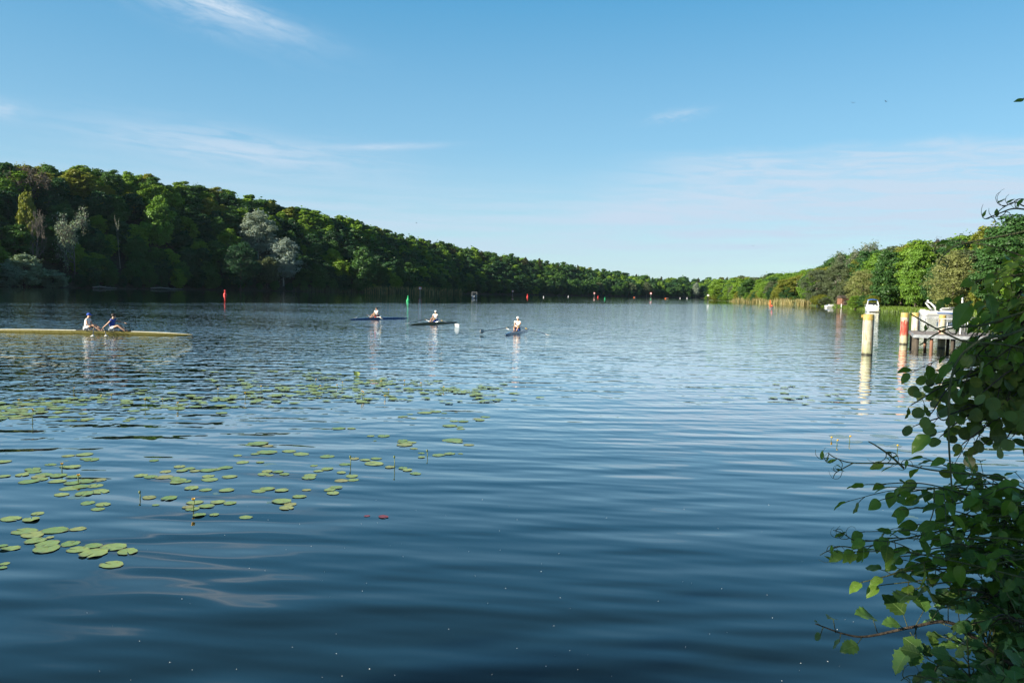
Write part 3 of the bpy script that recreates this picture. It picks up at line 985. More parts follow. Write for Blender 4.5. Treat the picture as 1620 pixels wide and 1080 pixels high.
def pile_mat(name, base, red=(2, 1), algae=0.5):
    """old painted steel pile: yellow top band, faded paint, rust runs and peeling, algae at the waterline"""
    m, t, out = new_mat(name)
    tc = t.n('ShaderNodeTexCoord').outputs['Object']
    z = t.n('ShaderNodeSeparateXYZ', Vector=tc).outputs[2]
    st = t.noise(t.n('ShaderNodeMapping', Vector=tc, Scale=(5, 5, 0.7)), 1.0, 5.0, 0.65)
    pt = t.noise(t.n('ShaderNodeMapping', Vector=tc, Scale=(3, 3, 1.6)), 1.3, 5.0, 0.7)
    c = t.mix(t.mr(pt, 0.46, 0.62), base, (0.48, 0.45, 0.34))
    zr = t.m('ADD', z, t.m('MULTIPLY', t.m('SUBTRACT', pt, 0.5), 0.9))
    so_ = t.n('ShaderNodeSeparateXYZ', Vector=tc)
    an = t.m('ADD', t.m('ARCTAN2', t.m('MULTIPLY', so_.outputs[1], -1.0), t.m('MULTIPLY', so_.outputs[0], -1.0)), t.m('MULTIPLY', t.m('SUBTRACT', st, 0.5), 0.5))
    seam = t.m('MULTIPLY', t.mr(an, -0.75, -0.65), t.mr(an, 0.30, 0.20))
    edge = t.m('MULTIPLY', seam, t.m('MAXIMUM', t.mr(an, 0.02, 0.18), t.mr(pt, 0.56, 0.64)))
    c = t.mix(seam, c, (0.58, 0.54, 0.50))
    c = t.mix(t.m('MULTIPLY', edge, 0.9), c, (0.30, 0.10, 0.055))
    redm = t.m('MULTIPLY', t.m('MULTIPLY', t.mr(zr, red[1], red[1] + 0.12), t.mr(zr, red[0], red[0] - 0.12)), t.mr(st, 0.38, 0.46))
    c = t.mix(redm, c, (0.40, 0.055, 0.035))
    c = t.mix(t.m('MULTIPLY', t.mr(st, 0.53, 0.62), 0.8), c, (0.22, 0.085, 0.035))
    c = t.mix(t.m('MULTIPLY', t.mr(z, 0.9, 0.05), algae), c, (0.22, 0.24, 0.08))
    c = t.mix(t.mr(t.m('ADD', z, t.m('MULTIPLY', pt, 0.2)), 0.26, 0.12), c, (0.02, 0.018, 0.012))
    gr = t.noise(t.n('ShaderNodeMapping', Vector=tc, Scale=(2.2, 2.2, 1.0), Location=(3, 1, 7)), 1.6, 6.0, 0.72)
    c = t.mix(t.m('MULTIPLY', t.mr(gr, 0.48, 0.72), 0.6), c, (0.13, 0.11, 0.06))
    top = t.mr(t.m('ADD', z, t.m('MULTIPLY', t.m('SUBTRACT', st, 0.5), 0.25)), 1.88, 1.93)
    c = t.mix(top, c, t.mix(t.mr(pt, 0.5, 0.62), (0.42, 0.29, 0.07), (0.46, 0.41, 0.30)))
    bu = t.n('ShaderNodeBump', Strength=0.4, Distance=0.02, Height=t.m('ADD', st, pt))
    t.nt.links.new(pbsdf(t, Base_Color=c, Roughness=0.6, Normal=bu.outputs[0]).outputs[0], out.inputs[0])
    return m


# ------------------------------------------------------------------ people: one continuous skinned body
def skin_mesh(name, verts, edges, radii, sub=1):
    me = bpy.data.meshes.new(name)
    me.from_pydata([tuple(v) for v in verts], edges, [])
    o = bpy.data.objects.new(name, me)
    COL.objects.link(o)
    md = o.modifiers.new('skin', 'SKIN'); md.use_smooth_shade = True
    sk = me.skin_vertices[0].data
    for i, r in enumerate(radii):
        sk[i].radius = (r, r) if not hasattr(r, '__len__') else r
        sk[i].use_root = (i == 0)
    o.modifiers.new('sub', 'SUBSURF').levels = sub
    dg = bpy.context.evaluated_depsgraph_get()
    dg.update()
    res = bpy.data.meshes.new_from_object(o.evaluated_get(dg))
    res.name = name
    bpy.data.objects.remove(o)
    bpy.data.meshes.remove(me)
    return res


def ik(a, b, l1, l2, pole):
    a, b = Vector(a), Vector(b)
    d = b - a; L = min(d.length, (l1 + l2) * 0.995)
    d = d.normalized(); b = a + d * L
    x = (l1 * l1 - l2 * l2 + L * L) / (2 * L)
    h = math.sqrt(max(0, l1 * l1 - x * x))
    p = Vector(pole) - d * Vector(pole).dot(d)
    return a + d * x + p.normalized() * h, b


def make_person(loc, rz, lean, hands, feet, knee_up=1.0, top='cloth_white', shorts='cloth_dark', head='hair', label='', group=None, twist=0.0, look=0.0):
    """seated person facing +x, seat at the origin; lean in radians forward; hands/feet are target points"""
    tl = Vector((math.sin(lean), 0, math.cos(lean)))
    side = Vector((0, 1, 0)); side.rotate(Matrix.Rotation(twist, 3, 'Z'))
    pel = Vector((0, 0, 0.10)); waist = pel + tl * 0.16 + Vector((-0.02, 0, 0)); chest = pel + tl * 0.36 + Vector((-0.03, 0, 0)); neck = pel + tl * 0.52
    nb = (tl + Vector((0.05, 0, 0.4))).normalized()
    neck2 = neck + nb * 0.035; hd = neck2 + nb * 0.08 + Vector((0.015, 0, 0)); hd2 = hd + nb * 0.10
    V, E, Rr = [], [], []

    def add(p, r, parent=None):
        V.append(Vector(p)); Rr.append(r)
        if parent is not None: E.append((parent, len(V) - 1))
        return len(V) - 1
    i_p = add(pel, (0.15, 0.12)); i_w = add(waist, (0.135, 0.10), i_p); i_c = add(chest, (0.165, 0.12), i_w)
    i_n = add(neck, (0.075, 0.07), i_c); i_n2 = add(neck2, (0.058, 0.058), i_n)
    i_h = add(hd, (0.085, 0.10), i_n2); i_h2 = add(hd2, (0.070, 0.082), i_h)
    fx = Vector((math.cos(look), math.sin(look), 0))
    add(hd + fx * 0.125 - nb * 0.005, 0.014, i_h)                       # nose
    joints = {}
    for s_ in (1, -1):
        sh = neck - tl * 0.07 + side * s_ * 0.19
        hand = Vector(hands[0 if s_ > 0 else 1])
        el, wr = ik(sh, hand, 0.30, 0.27, Vector((-0.3, s_ * 0.5, -0.8)))
        a = add(sh, 0.058, i_c); b = add(el, 0.042, a); c = add(wr, 0.028, b)
        d = (wr - el).normalized()
        pm = add(wr + d * 0.07, (0.036, 0.020), c)
        across = d.cross(Vector((0, 0, 1)))
        across = across.normalized() if across.length > 1e-3 else Vector((0, 1, 0))
        dn = across.cross(d).normalized()
        if dn.z > 0: dn = -dn
        for k, (o_, ln) in enumerate([(-0.030, 0.062), (-0.010, 0.074), (0.010, 0.070), (0.030, 0.054)]):
            q0 = wr + d * 0.09 + across * o_
            f1 = add(q0, 0.009, pm); f2 = add(q0 + (d * 0.7 + dn * 0.5) * ln * 0.5, 0.0085, f1)
            add(q0 + (d * 0.7 + dn * 1.6) * ln * 0.5, 0.0075, f2)
        t1 = add(wr + d * 0.035 - across * s_ * 0.04 + dn * 0.01, 0.011, pm)
        add(wr + d * 0.075 - across * s_ * 0.055 + dn * 0.03, 0.009, t1)
        hip = pel + side * s_ * 0.10 - Vector((0, 0, 0.02))
        ft = Vector(feet[0 if s_ > 0 else 1])
        kn, an = ik(hip, ft, 0.44, 0.43, Vector((0.2, s_ * 0.25, knee_up)))
        h = add(hip, 0.095, i_p); k = add(hip.lerp(kn, 0.55), 0.08, h); k2 = add(kn, 0.058, k); k3 = add(kn.lerp(an, .4), 0.056, k2); f = add(an, 0.04, k3)
        add(an + Vector((0.06, 0, -0.055)), 0.038, f); add(an + Vector((0.17, 0, 0.0)), 0.03, len(V) - 1)
        joints[s_] = (sh, el, hip, kn)
    body = link('person', skin_mesh('person', V, E, Rr, 1), M['skin'])
    body.location = loc; body.rotation_euler = (0, 0, rz); body.scale = (1.07, 1.07, 1.07)
    tag(body, label, 'person', group)
    # shirt and shorts follow the body
    sv = [pel + tl * 0.02, waist, chest, neck - tl * 0.02]; se = [(0, 1), (1, 2), (2, 3)]; sr_ = [(0.180, 0.152), (0.168, 0.135), (0.198, 0.155), (0.105, 0.095)]
    for s_ in (1, -1):
        sh, el, hip, kn = joints[s_]
        sv += [sh, sh.lerp(el, 0.38)]; se += [(2, len(sv) - 2), (len(sv) - 2, len(sv) - 1)]; sr_ += [0.078, 0.064]
    link('shirt', skin_mesh('shirt', sv, se, sr_, 1), M[top], body)
    pv = [pel]; pe = []; pr = [(0.165, 0.14)]
    for s_ in (1, -1):
        sh, el, hip, kn = joints[s_]
        pv += [hip, hip.lerp(kn, 0.6)]; pe += [(0, len(pv) - 2), (len(pv) - 2, len(pv) - 1)]; pr += [0.108, 0.088]
    link('shorts', skin_mesh('shorts', pv, pe, pr, 1), M[shorts], body)
    # hair or cap, eyes
    mb = MB(); bm = bmesh.new()
    bmesh.ops.create_uvsphere(bm, u_segments=14, v_segments=9, radius=0.5)
    up = nb
    hc_ = hd + nb * 0.075 - fx * 0.012
    vs = []
    for v in bm.verts:
        q = Vector((v.co.x * 0.25, v.co.y * 0.225, v.co.z * 0.225))
        if head == 'hair' and v.co.x > 0.15 and v.co.z < 0.12: q.x *= 0.55
        if v.co.z < -0.1: q.z = -0.02 if head != 'hair' else q.z * 0.7
        q.rotate(Matrix.Rotation(look, 3, 'Z'))
        vs.append(hc_ + q)
    mb.add(vs, [[v.index for v in f.verts] for f in bm.faces], smooth=True); bm.free()
    if head == 'hair':
        mb.build('hair', M['hair'], body)
    else:
        lat = Vector((-fx.y, fx.x, 0))
        mb.add([hc_ + fx * 0.08 + lat * 0.075, hc_ + fx * 0.20 + lat * 0.05 - Vector((0, 0, .012)), hc_ + fx * 0.20 - lat * 0.05 - Vector((0, 0, .012)), hc_ + fx * 0.08 - lat * 0.075,
                hc_ + fx * 0.08 + lat * 0.075 + Vector((0, 0, .012)), hc_ + fx * 0.20 + lat * 0.05, hc_ + fx * 0.20 - lat * 0.05, hc_ + fx * 0.08 - lat * 0.075 + Vector((0, 0, .012))],
               [(0, 1, 2, 3), (7, 6, 5, 4), (0, 4, 5, 1), (1, 5, 6, 2), (2, 6, 7, 3), (3, 7, 4, 0)])
        mb.build('cap', M[head], body)
    ey = MB(); lat = Vector((-fx.y, fx.x, 0))
    for s_ in (1, -1):
        ey.lathe([(0.002, -0.006), (0.010, 0.0), (0.002, 0.006)], hd + fx * 0.098 + lat * s_ * 0.034 + nb * 0.01, 8)
    ey.box(hd + fx * 0.1 - nb * 0.06, (0.012, 0.045, 0.008), look)
    ey.build('face', M['cloth_dark'], body)
    return body


# ------------------------------------------------------------------ rowing boats
def racing_shell(p0, p1, hull, deck, label, beam=0.30, seats=(0.0,), group='rowing boats', free=0.17):
    """slim shell from tip p0 to tip p1; x axis runs p0 -> p1"""
    p0, p1 = Vector(p0), Vector(p1)
    d = p1 - p0; L = d.length
    root = empty('rowing_shell', ((p0 + p1) / 2).to_tuple()[:2] + (0,), math.atan2(d.y, d.x))
    N = 36
    hs, ds = [], []
    for i in range(N + 1):
        u = -1 + 2 * i / N
        wd = max(0.012, beam / 2 * (1 - abs(u) ** 2.3) ** 0.85)
        dep = 0.11 * (1 - abs(u) ** 2.5) - 0.05 * abs(u) ** 6
        fz = max(0.08, free * (0.45 + 0.55 * (1 - abs(u) ** 3)))
        x = u * L / 2
        hs.append([Vector((x, math.cos(a) * wd, fz - (fz + dep) * math.sin(a) ** 0.8)) for a in [math.pi * k / 10 for k in range(11)]])
        ds.append([Vector((x, math.cos(math.pi * k / 6) * wd * 0.995, fz + 0.002 + math.sin(math.pi * k / 6) * min(0.035, wd * 0.3))) for k in range(7)])
    MB().loft(hs, closed=False).build('hull', M[hull], root)
    c0 = min(seats) - 0.55; c1 = max(seats) + 1.15
    f0 = [i for i in range(N + 1) if (-1 + 2 * i / N) * L / 2 <= c0]; f1 = [i for i in range(N + 1) if (-1 + 2 * i / N) * L / 2 >= c1]
    MB().loft([ds[i] for i in f0], closed=False).build('bow_deck', M[deck], root)
    MB().loft([ds[i] for i in f1], closed=False).build('stern_deck', M[deck], root)
    ck = MB()
    xa, xb = (-1 + 2 * f0[-1] / N) * L / 2, (-1 + 2 * f1[0] / N) * L / 2
    for s_ in (1, -1):
        ck.tube([(xa, s_ * beam * .30, free + .035), ((xa + xb) / 2, s_ * beam * .47, free + .02), (xb, s_ * beam * .30, free + .035)], 0.018, 6)
    ck.box(((xa + xb) / 2, 0, free * 0.45), (xb - xa, beam * 0.72, 0.02))
    ck.build('cockpit', M['black'], root)
    mb = MB()
    mb.tube([(L / 2 - 0.06, 0, max(.08, free * .45) - .02), (L / 2 + 0.02, 0, max(.08, free * .45) - .02)], [0.03, 0.02], 8)
    mb.build('bow_ball', M['black'], root)
    for sx in seats:
        MB().box((sx, 0, free + 0.06), (0.26, 0.28, 0.035)).build('seat', M['black'], root)
        MB().box((sx + 0.78, 0, free * 0.9), (0.10, 0.26, 0.22), tilt=Matrix.Rotation(-0.8, 3, 'Y')).build('foot_stretcher', M['cloth_dark'], root)
        rm = MB()
        for s_ in (1, -1):
            pin = Vector((sx + 0.28, s_ * 0.80, free + 0.16))
            for xx in (0.02, 0.62):
                rm.tube([(sx + xx, s_ * beam * .46, free), (sx + .3, s_ * 0.70, free + .12), pin], 0.016, 6)
            rm.tube([pin - Vector((0, 0, .05)), pin + Vector((0, 0, .07))], 0.022, 6)
        rm.build('rigger', M['alu'], root)
    tag(root, label, 'rowing boat', group)
    return root


def oar(handle, blade, pin=None, label='', blade_mat='blade', vertical=False, group='sculls'):
    handle, blade = Vector(handle), Vector(blade)
    d = (blade - handle); L = d.length; dn = d.normalized()
    root = empty('oar', handle)
    up = Vector((0, 0, 1)); sidev = dn.cross(up).normalized(); up2 = sidev.cross(dn)
    a, b = (up2, sidev) if vertical else (sidev, up2)
    MB().tube([dn * 0.0, dn * (L - 0.5)], [0.022, 0.019], 8).build('shaft', M['carbon'], root)
    MB().tube([dn * -0.02, dn * 0.16], 0.024, 8).build('grip', M['orange_paint'] if False else M['yellow_paint'], root)
    MB().tube([dn * 0.80, dn * 1.0], 0.034, 8).build('collar', M['yellow_paint'], root)
    secs = []
    for k in range(7):
        f = k / 6
        wd = 0.03 + 0.10 * math.sin(min(1, f * 1.5) * math.pi / 2)
        if f > .9: wd *= 0.85
        c = dn * (L - 0.52 + 0.52 * f) + b * (-0.03 * math.sin(f * math.pi))
        secs.append([c + a * wd + b * .006, c + b * .012, c - a * wd * .8 + b * .006, c - a * wd * .8 - b * .006, c - b * .004, c + a * wd - b * .006])
    MB().loft(secs).build('blade', M[blade_mat], root)
    tag(root, label, 'oar', group)
    return root


def local(root, v):
    return Matrix.Translation(root.location) @ Matrix.Rotation(root.rotation_euler.z, 4, 'Z') @ Vector(v)


def to_local(loc, rz, v):
    return Matrix.Rotation(-rz, 3, 'Z') @ (Vector(v) - Vector(loc))


def crew(boat, sx, rev, lean, handle_x, label, top='cloth_white', shorts='cloth_dark', head='hair', blades=None, oarlabels=('', ''), hands=None, twist=0, look=0.0, vertical=(False, False),
         feet=None, free=0.17):
    """rower at sx facing boat +x; blades: world points of the two blade tips"""
    rz = boat.rotation_euler.z
    seat = local(boat, (sx, 0, free + 0.075))
    hs = hands or [(handle_x, 0.10, 0.30), (handle_x, -0.10, 0.27)]
    ft = feet or [(0.74, 0.09, -0.02), (0.74, -0.09, -0.02)]
    make_person(seat, rz, lean, hs, ft, top=top, shorts=shorts, head=head, label=label, group='rowers', twist=twist, look=look)
    if blades:
        for k, b in enumerate(blades):
            if b is None: continue
            h = local(boat, Vector((sx, 0, free + 0.075)) + Vector(hs[k]) + Vector((0.10, 0.05 * (1 if k == 0 else -1), -0.02)))
            oar(h, b, label=oarlabels[k], vertical=vertical[k])


# long yellow boat with two rowers, cut by the left edge of the photo
boat = racing_shell(W(-42, 524.5), W(305, 531.5), 'gold_hull', 'cream_deck', 'long yellow rowing boat with two rowers, leaving the photo on the left',
                    beam=0.52, seats=(0.2, 1.75), free=0.25)
L_ = (W(305, 531.5) - W(-42, 524.5)).length


def bx(px):                                   # position along the boat for a photo column
    a, b = W(-42, 524.5), W(305, 531.5)
    best = min(np.linspace(0, 1, 800), key=lambda f: abs(pix(a.lerp(b, f) + Vector((0, 0, .3)))[0] - px))
    return (best - 0.5) * (b - a).length


for o_ in list(boat.children):
    bpy.data.objects.remove(o_)
bpy.data.objects.remove(boat)
s1, s2 = bx(137.5), bx(177)
boat = racing_shell(W(-42, 524.5), W(305, 531.5), 'gold_hull', 'cream_deck', 'long yellow rowing boat with two rowers, leaving the photo on the left',
                    beam=0.46, seats=(s1, s2), free=0.20)
crew(boat, s1, False, 0.16, 0.42, 'rower in white shorts and blue cap bending forward in the long yellow boat', top='cloth_white', shorts='cloth_white', head='cloth_blue',
     blades=[None, W(147, 533.5) + Vector((0, 0, .04))], oarlabels=('', 'white-bladed oar of the bent-forward rower in the yellow boat'), free=0.20,
     hands=[(0.40, 0.10, 0.26), (0.40, -0.14, 0.24)])
crew(boat, s2, False, 0.14, 0.5, 'rower in blue singlet leaning back on one arm in the long yellow boat', top='cloth_blue', shorts='cloth_white', head='hair',
     blades=[None, W(169, 533) + Vector((0, 0, .04))], oarlabels=('', 'white-bladed oar trailing beside the rower in the blue singlet'), free=0.20,
     hands=[(0.62, 0.22, 0.38), (-0.42, -0.26, 0.06)], look=0.5)

# three single sculls
b1 = racing_shell(W(643, 504.2), W(554, 505.8), 'blue_hull', 'blue_hull', 'blue single scull farthest out, leftmost of the three single sculls', seats=(0.0,))
for o_ in list(b1.children): bpy.data.objects.remove(o_)
bpy.data.objects.remove(b1)


def scull(pa, pb, seat_px, hull, deck, lab, rlab, top, shorts, head, lean, blades, olabs, vertical, look=0.0, hx=0.45):
    a, b = Vector(pa), Vector(pb)
    f = min(np.linspace(0.2, 0.8, 400), key=lambda f: abs(pix(a.lerp(b, f) + Vector((0, 0, .3)))[0] - seat_px))
    sx = (f - 0.5) * (b - a).length
    bo = racing_shell(a, b, hull, deck, lab, seats=(sx,), beam=0.34)
    crew(bo, sx, False, lean, hx, rlab, top=top, shorts=shorts, head=head, blades=blades, oarlabels=olabs, vertical=vertical, look=look)
    return bo


scull(W(645, 504.0), W(552, 506.2), 596, 'blue_hull', 'blue_hull', 'blue single scull farthest out, leftmost of the three singles',
      'dark-haired rower in white shirt in the leftmost single scull', 'cloth_white', 'cloth_red', 'hair', 0.05,
      [W(606, 504.2, 0.12), W(561, 502.6, 0.25)], ('oar reaching away from the leftmost single scull', 'white-bladed oar stretched left from the leftmost single scull'), (False, False))
scull(W(723.5, 510.6), W(648.5, 514.6), 689, 'olive_hull', 'olive_hull', 'dark olive single scull between the other two singles',
      'rower in white shirt and white cap in the middle olive scull', 'cloth_white', 'cloth_blue', 'cloth_white', -0.05,
      [W(726.5, 515.3, -0.03), W(642.5, 511.6, 0.16)], ('oar with big white blade at the right of the olive scull', 'oar reaching left of the olive scull'), (True, False), look=0.3)
scull(W(836, 523.2), W(798.5, 531), 819, 'blue_hull', 'blue_hull', 'dark blue single scull nearest the camera, rightmost of the three singles',
      'rower in white shirt and white cap in the rightmost single scull', 'cloth_white', 'cloth_blue', 'cloth_white', -0.04,
      [W(871, 530.2, 0.06), W(759.5, 524.8, 0.22)], ('oar reaching right from the rightmost single scull', 'white-bladed oar reaching left from the rightmost single scull'), (False, True), look=0.2)
scull(W(1217, 491.2), W(1223.5, 485.2), 1221, 'white_hull', 'white_hull', 'small white single scull seen end-on below the orange buoy',
      'rower in dark clothes in the end-on scull near the orange buoy', 'cloth_red', 'cloth_dark', 'hair', 0.0, None, None, None)

# ------------------------------------------------------------------ motor boats
def hull_loft(L, B, D, bow=0.45, zb=-0.25, flare=1.0):
    secs = []
    for i in range(15):
        f = i / 14
        wd = B / 2 * (1 if f < 1 - bow else max(0.02, (1 - ((f - 1 + bow) / bow) ** 2.2)))
        dk = D * (1 + 0.18 * f * f)
        kz = zb * (1 - max(0, (f - .6) / .4) ** 2 * 1.0)
        x = -L / 2 + L * f
        rake = 0.10 * L * max(0, (f - .7) / .3) ** 2
        secs.append([Vector((x + rake, wd, dk)), Vector((x + rake * .4, wd * .93 * flare, kz * .2 + .1)), Vector((x, wd * .55, kz * .8)), Vector((x, 0, kz)), Vector((x, -wd * .55, kz * .8)),
                     Vector((x + rake * .4, -wd * .93 * flare, kz * .2 + .1)), Vector((x + rake, -wd, dk))])
    return secs


# white cabin boat, seen from the stern, blue canopy
c = W(1378.5, 493.5); th = math.atan2(0.97, 0.30)
root = empty('cabin_boat', c, th)
MB().loft(hull_loft(7.5, 2.9, 1.15)).build('hull', M['white_hull'], root)
MB().box((-4.0, 0, 0.28), (0.7, 2.5, 0.12)).build('swim_platform', M['cream_deck'], root)
MB().box((-3.74, -0.9, 0.75), (0.10, 0.5, 0.5)).box((-3.74, 0.7, 0.8), (0.10, 0.7, 0.18)).build('transom_hatch', M['cream_deck'], root)
MB().box((-1.6, 0, 1.35), (3.6, 2.5, 0.5)).box((1.0, 0, 1.5), (2.4, 2.1, 0.65)).build('cabin', M['white_hull'], root)
MB().box((1.0, 1.06, 1.55), (1.6, 0.03, 0.28)).box((1.0, -1.06, 1.55), (1.6, 0.03, 0.28)).build('window', M['dark_glass'], root)
a_ = MB()
for s_ in (1, -1):
    a_.tube([(-2.6, s_ * 1.35, 1.4), (-1.9, s_ * 1.15, 2.5), (-1.6, s_ * 1.0, 3.05)], [0.16, 0.13, 0.07], 6)
    a_.tube([(0.1, s_ * 1.2, 1.6), (-0.6, s_ * 1.05, 2.4), (-0.9, s_ * 1.0, 3.0)], 0.05, 6)
a_.build('canopy_frame', M['white_paint'], root)
MB().box((-0.1, 0, 2.05), (0.06, 1.9, 0.6), tilt=Matrix.Rotation(-0.5, 3, 'Y')).build('windscreen', M['dark_glass'], root)
MB().loft([[Vector((x, y, 3.02 + 0.24 * math.cos(y * 1.2) - 0.05 * abs(x + 1.2))) for y in np.linspace(-1.15, 1.15, 9)] + [Vector((x, y, 2.96 + 0.22 * math.cos(y * 1.2) - 0.05 * abs(x + 1.2))) for y in np.linspace(1.15, -1.15, 9)]
           for x in (-2.4, -1.8, -1.2, -.6, 0.0)]).build('canopy', M['blue_canvas'], root)
for s_ in (1, -1):
    MB().tube([(-2.2 + s_ * .8, -1.5, 0.2), (-2.2 + s_ * .8, -1.52, 0.75)], [0.12, 0.12], 8).build('fender', M['cloth_dark'], root)
rl = MB()
for s_ in (1, -1):
    rl.tube([(0.2, s_ * 1.35, 1.95), (2.4, s_ * 1.1, 2.1), (3.9, 0.0, 2.2)], 0.025, 5)
    for x in (0.2, 1.3, 2.4): rl.tube([(x, s_ * 1.3, 1.2), (x, s_ * 1.3, 2.0)], 0.02, 5)
rl.build('rail', M['alu'], root)
tag(root, 'white cabin boat seen from behind, with bright blue canopy, off the sunny bank', 'motorboat')

# white cruiser moored side-on
ca, cb = W(1458, 500), W(1523, 500.5)
Lc = 8.4
root = empty('cruiser', (ca + cb) / 2, -0.04)
MB().loft(hull_loft(Lc, 2.9, 1.05, 0.5)).build('hull', M['white_hull'], root)
st = MB()
for s_ in (1, -1):
    st.box((0.3, s_ * 1.44, 0.66), (Lc * 0.50, 0.10, 0.20))
st.build('stripe', M['blue_stripe'], root)
MB().loft([[Vector((x, y * wd, 1.06)), Vector((x, y * wd * .8, 1.06 + h)), Vector((x, -y * wd * .8, 1.06 + h)), Vector((x, -y * wd, 1.06))] for x, wd, h, y in
           [(-1.4, 1.1, .75, 1), (-0.2, 1.1, .70, 1), (1.2, 1.0, .48, 1), (2.9, .7, .20, 1), (3.4, .3, .05, 1)]]).build('cabin', M['white_hull'], root)
MB().loft([[Vector((-1.0 + .0, y * 1.0, 1.75)), Vector((-1.75, y * .85, 2.35)), Vector((-1.8, y * .85, 2.35)), Vector((-1.06, y * 1.0, 1.75))] for y in (-1, -.5, 0, .5, 1)]).build('windscreen', M['dark_glass'], root)
MB().box((0.2, 1.0, 1.42), (1.9, 0.05, 0.24)).box((0.2, -1.0, 1.42), (1.9, 0.05, 0.24)).build('window', M['dark_glass'], root)
ar = MB()
for s_ in (1, -1):
    ar.tube([(-1.5, s_ * 1.25, 1.1), (-2.3, s_ * 1.2, 1.9), (-3.1, s_ * 1.05, 2.75)], [0.28, 0.22, 0.12], 6)
ar.tube([(-3.05, -1.05, 2.72), (-3.15, 0, 2.82), (-3.05, 1.05, 2.72)], 0.12, 6)
ar.build('radar_arch', M['white_hull'], root)
MB().lathe([(0.02, 2.85), (0.2, 2.95), (0.22, 3.15), (0.12, 3.3), (0.01, 3.33)], (-3.1, 0, 0), 10).build('radome', M['white_paint'], root)
MB().box((-Lc / 2 + 0.6, 0, 1.10), (0.8, 2.1, 0.20)).box((-Lc / 2 + 0.14, 0, 1.18), (0.16, 2.2, 0.34)).build('stern_seat', M['cream_deck'], root)
rl = MB()
for s_ in (1, -1):
    rl.tube([(0.8, s_ * 1.25, 1.75), (2.8, s_ * .9, 1.85), (Lc / 2, 0, 1.95)], 0.025, 5)
    for x in (0.8, 1.8, 2.8): rl.tube([(x, s_ * (1.35 - max(0, x - 1.8) * .3), 1.1), (x, s_ * (1.28 - max(0, x - 1.8) * .3), 1.8)], 0.02, 5)
rl.build('rail', M['alu'], root)
tag(root, 'white motor cruiser with radar arch and blue stripe, moored side-on by the grass', 'motorboat')
# low dark boat behind its bow
c = W(1531, 499.5)
root = empty('rowing_dinghy', c, 0.3)
MB().loft(hull_loft(4.2, 1.5, 0.55)).build('hull', M['dark_hull'], root)
MB().box((-0.9, 0, 0.45), (0.3, 1.2, 0.06)).box((0.5, 0, 0.45), (0.3, 1.2, 0.06)).build('thwart', M['wood_deck'], root)
tag(root, 'low dark dinghy lying at the bow of the moored cruiser', 'boat')

# motorboat with canopy coming towards us, far out
c = G(750.5, 355, 0)
root = empty('canopied_motorboat', c, math.atan2(-1, 0.05))
MB().loft(hull_loft(5.5, 2.5, 1.0)).build('hull', M['dark_hull'], root)
MB().loft([[p + Vector((0, 0, 0.0)) for p in (Vector((x, y0, 1.02)), Vector((x, y0 * .98, 1.16)), Vector((x, -y0 * .98, 1.16)), Vector((x, -y0, 1.02)))] for x, y0 in
           [(-2.75, 1.25), (-.5, 1.28), (.6, 1.1)]]).build('gunwale', M['white_hull'], root)
MB().box((0.6, 0, 1.5), (0.08, 2.0, 0.8), tilt=Matrix.Rotation(-0.4, 3, 'Y')).build('windscreen', M['dark_glass'], root)
f = MB()
for x in (-2.0, 0.2):
    for s_ in (1, -1): f.tube([(x, s_ * 1.1, 1.0), (x, s_ * 1.05, 2.75)], 0.06, 6)
f.build('canopy_frame', M['grey_frame'], root)
MB().box((-0.9, 0, 2.6), (2.8, 2.4, 0.14)).build('canopy', M['grey_frame'], root)
tag(root, 'small dark motorboat with white canopy coming towards us on the dark far water', 'motorboat')
for yy, tp, lb in ((0.45, 'cloth_white', 'person in white at the left inside the far canopied motorboat'), (-0.45, 'cloth_red', 'person in red at the right inside the far canopied motorboat')):
    p_ = local(root, (-0.5, yy, 0.95))
    make_person(p_, root.rotation_euler.z, 0.0, [(0.4, .15, .35), (0.4, -.15, .35)], [(0.5, .1, -.35), (0.5, -.1, -.35)], top=tp, label=lb, group='people in the far motorboat')

# moored small boats by the boathouse
for px, py, hl, lab in ((1301, 484.6, 'white_hull', 'small dark-sided boat left of the two boats by the boathouse'), (1315, 486.2, 'white_hull', 'small white boat moored next to the boathouse steps')):
    c = W(px, py)
    root = empty('moored_boat', c, 0.15)
    MB().loft(hull_loft(4.4 if px < 1310 else 4.6, 1.7, 0.7)).build('hull', M['dark_hull'] if px < 1310 else M['white_hull'], root)
    MB().box((-0.2, 0, 0.9), (1.6, 1.2, 0.4)).build('cabin', M['white_hull'], root)
    MB().box((0.65, 0, 1.05), (0.06, 1.1, 0.4), tilt=Matrix.Rotation(-0.4, 3, 'Y')).build('windscreen', M['dark_glass'], root)
    MB().box((-1.4, 0, 0.72), (0.9, 1.3, 0.12)).build('cover', M['cloth_red'] if px < 1310 else M['blue_canvas'], root)
    tag(root, lab, 'boat', 'boats moored by the boathouse')
# boathouse on piles
c = W(1330, 487.4)
root = empty('boathouse', c + Vector((1.2, 1.5, 0)), 0.2)
bh = MB().box((0, 0, 2.35), (2.7, 3.0, 2.3))
for k in range(8): bh.box((-1.2 + k * .34, -1.52, 2.35), (0.28, 0.04, 2.2))
bh.build('wall', M['wood_brown'], root)
MB().add([(-1.6, -1.8, 3.5), (1.6, -1.8, 3.5), (1.6, 1.8, 3.5), (-1.6, 1.8, 3.5), (-1.6, 0, 4.5), (1.6, 0, 4.5)], [(0, 1, 5, 4), (2, 3, 4, 5), (0, 4, 3), (1, 2, 5), (3, 2, 1, 0)]).build('roof', M['wood_dark'], root)
MB().box((0, -1.55, 2.2), (1.0, 0.06, 1.7)).build('door', M['wood_dark'], root)
for x in (-1.2, 0, 1.2):
    for y in (-1.4, 1.4): MB().tube([(x, y, -.8), (x, y, 1.3)], 0.10, 7).build('pile', M['wood_dark'], root)
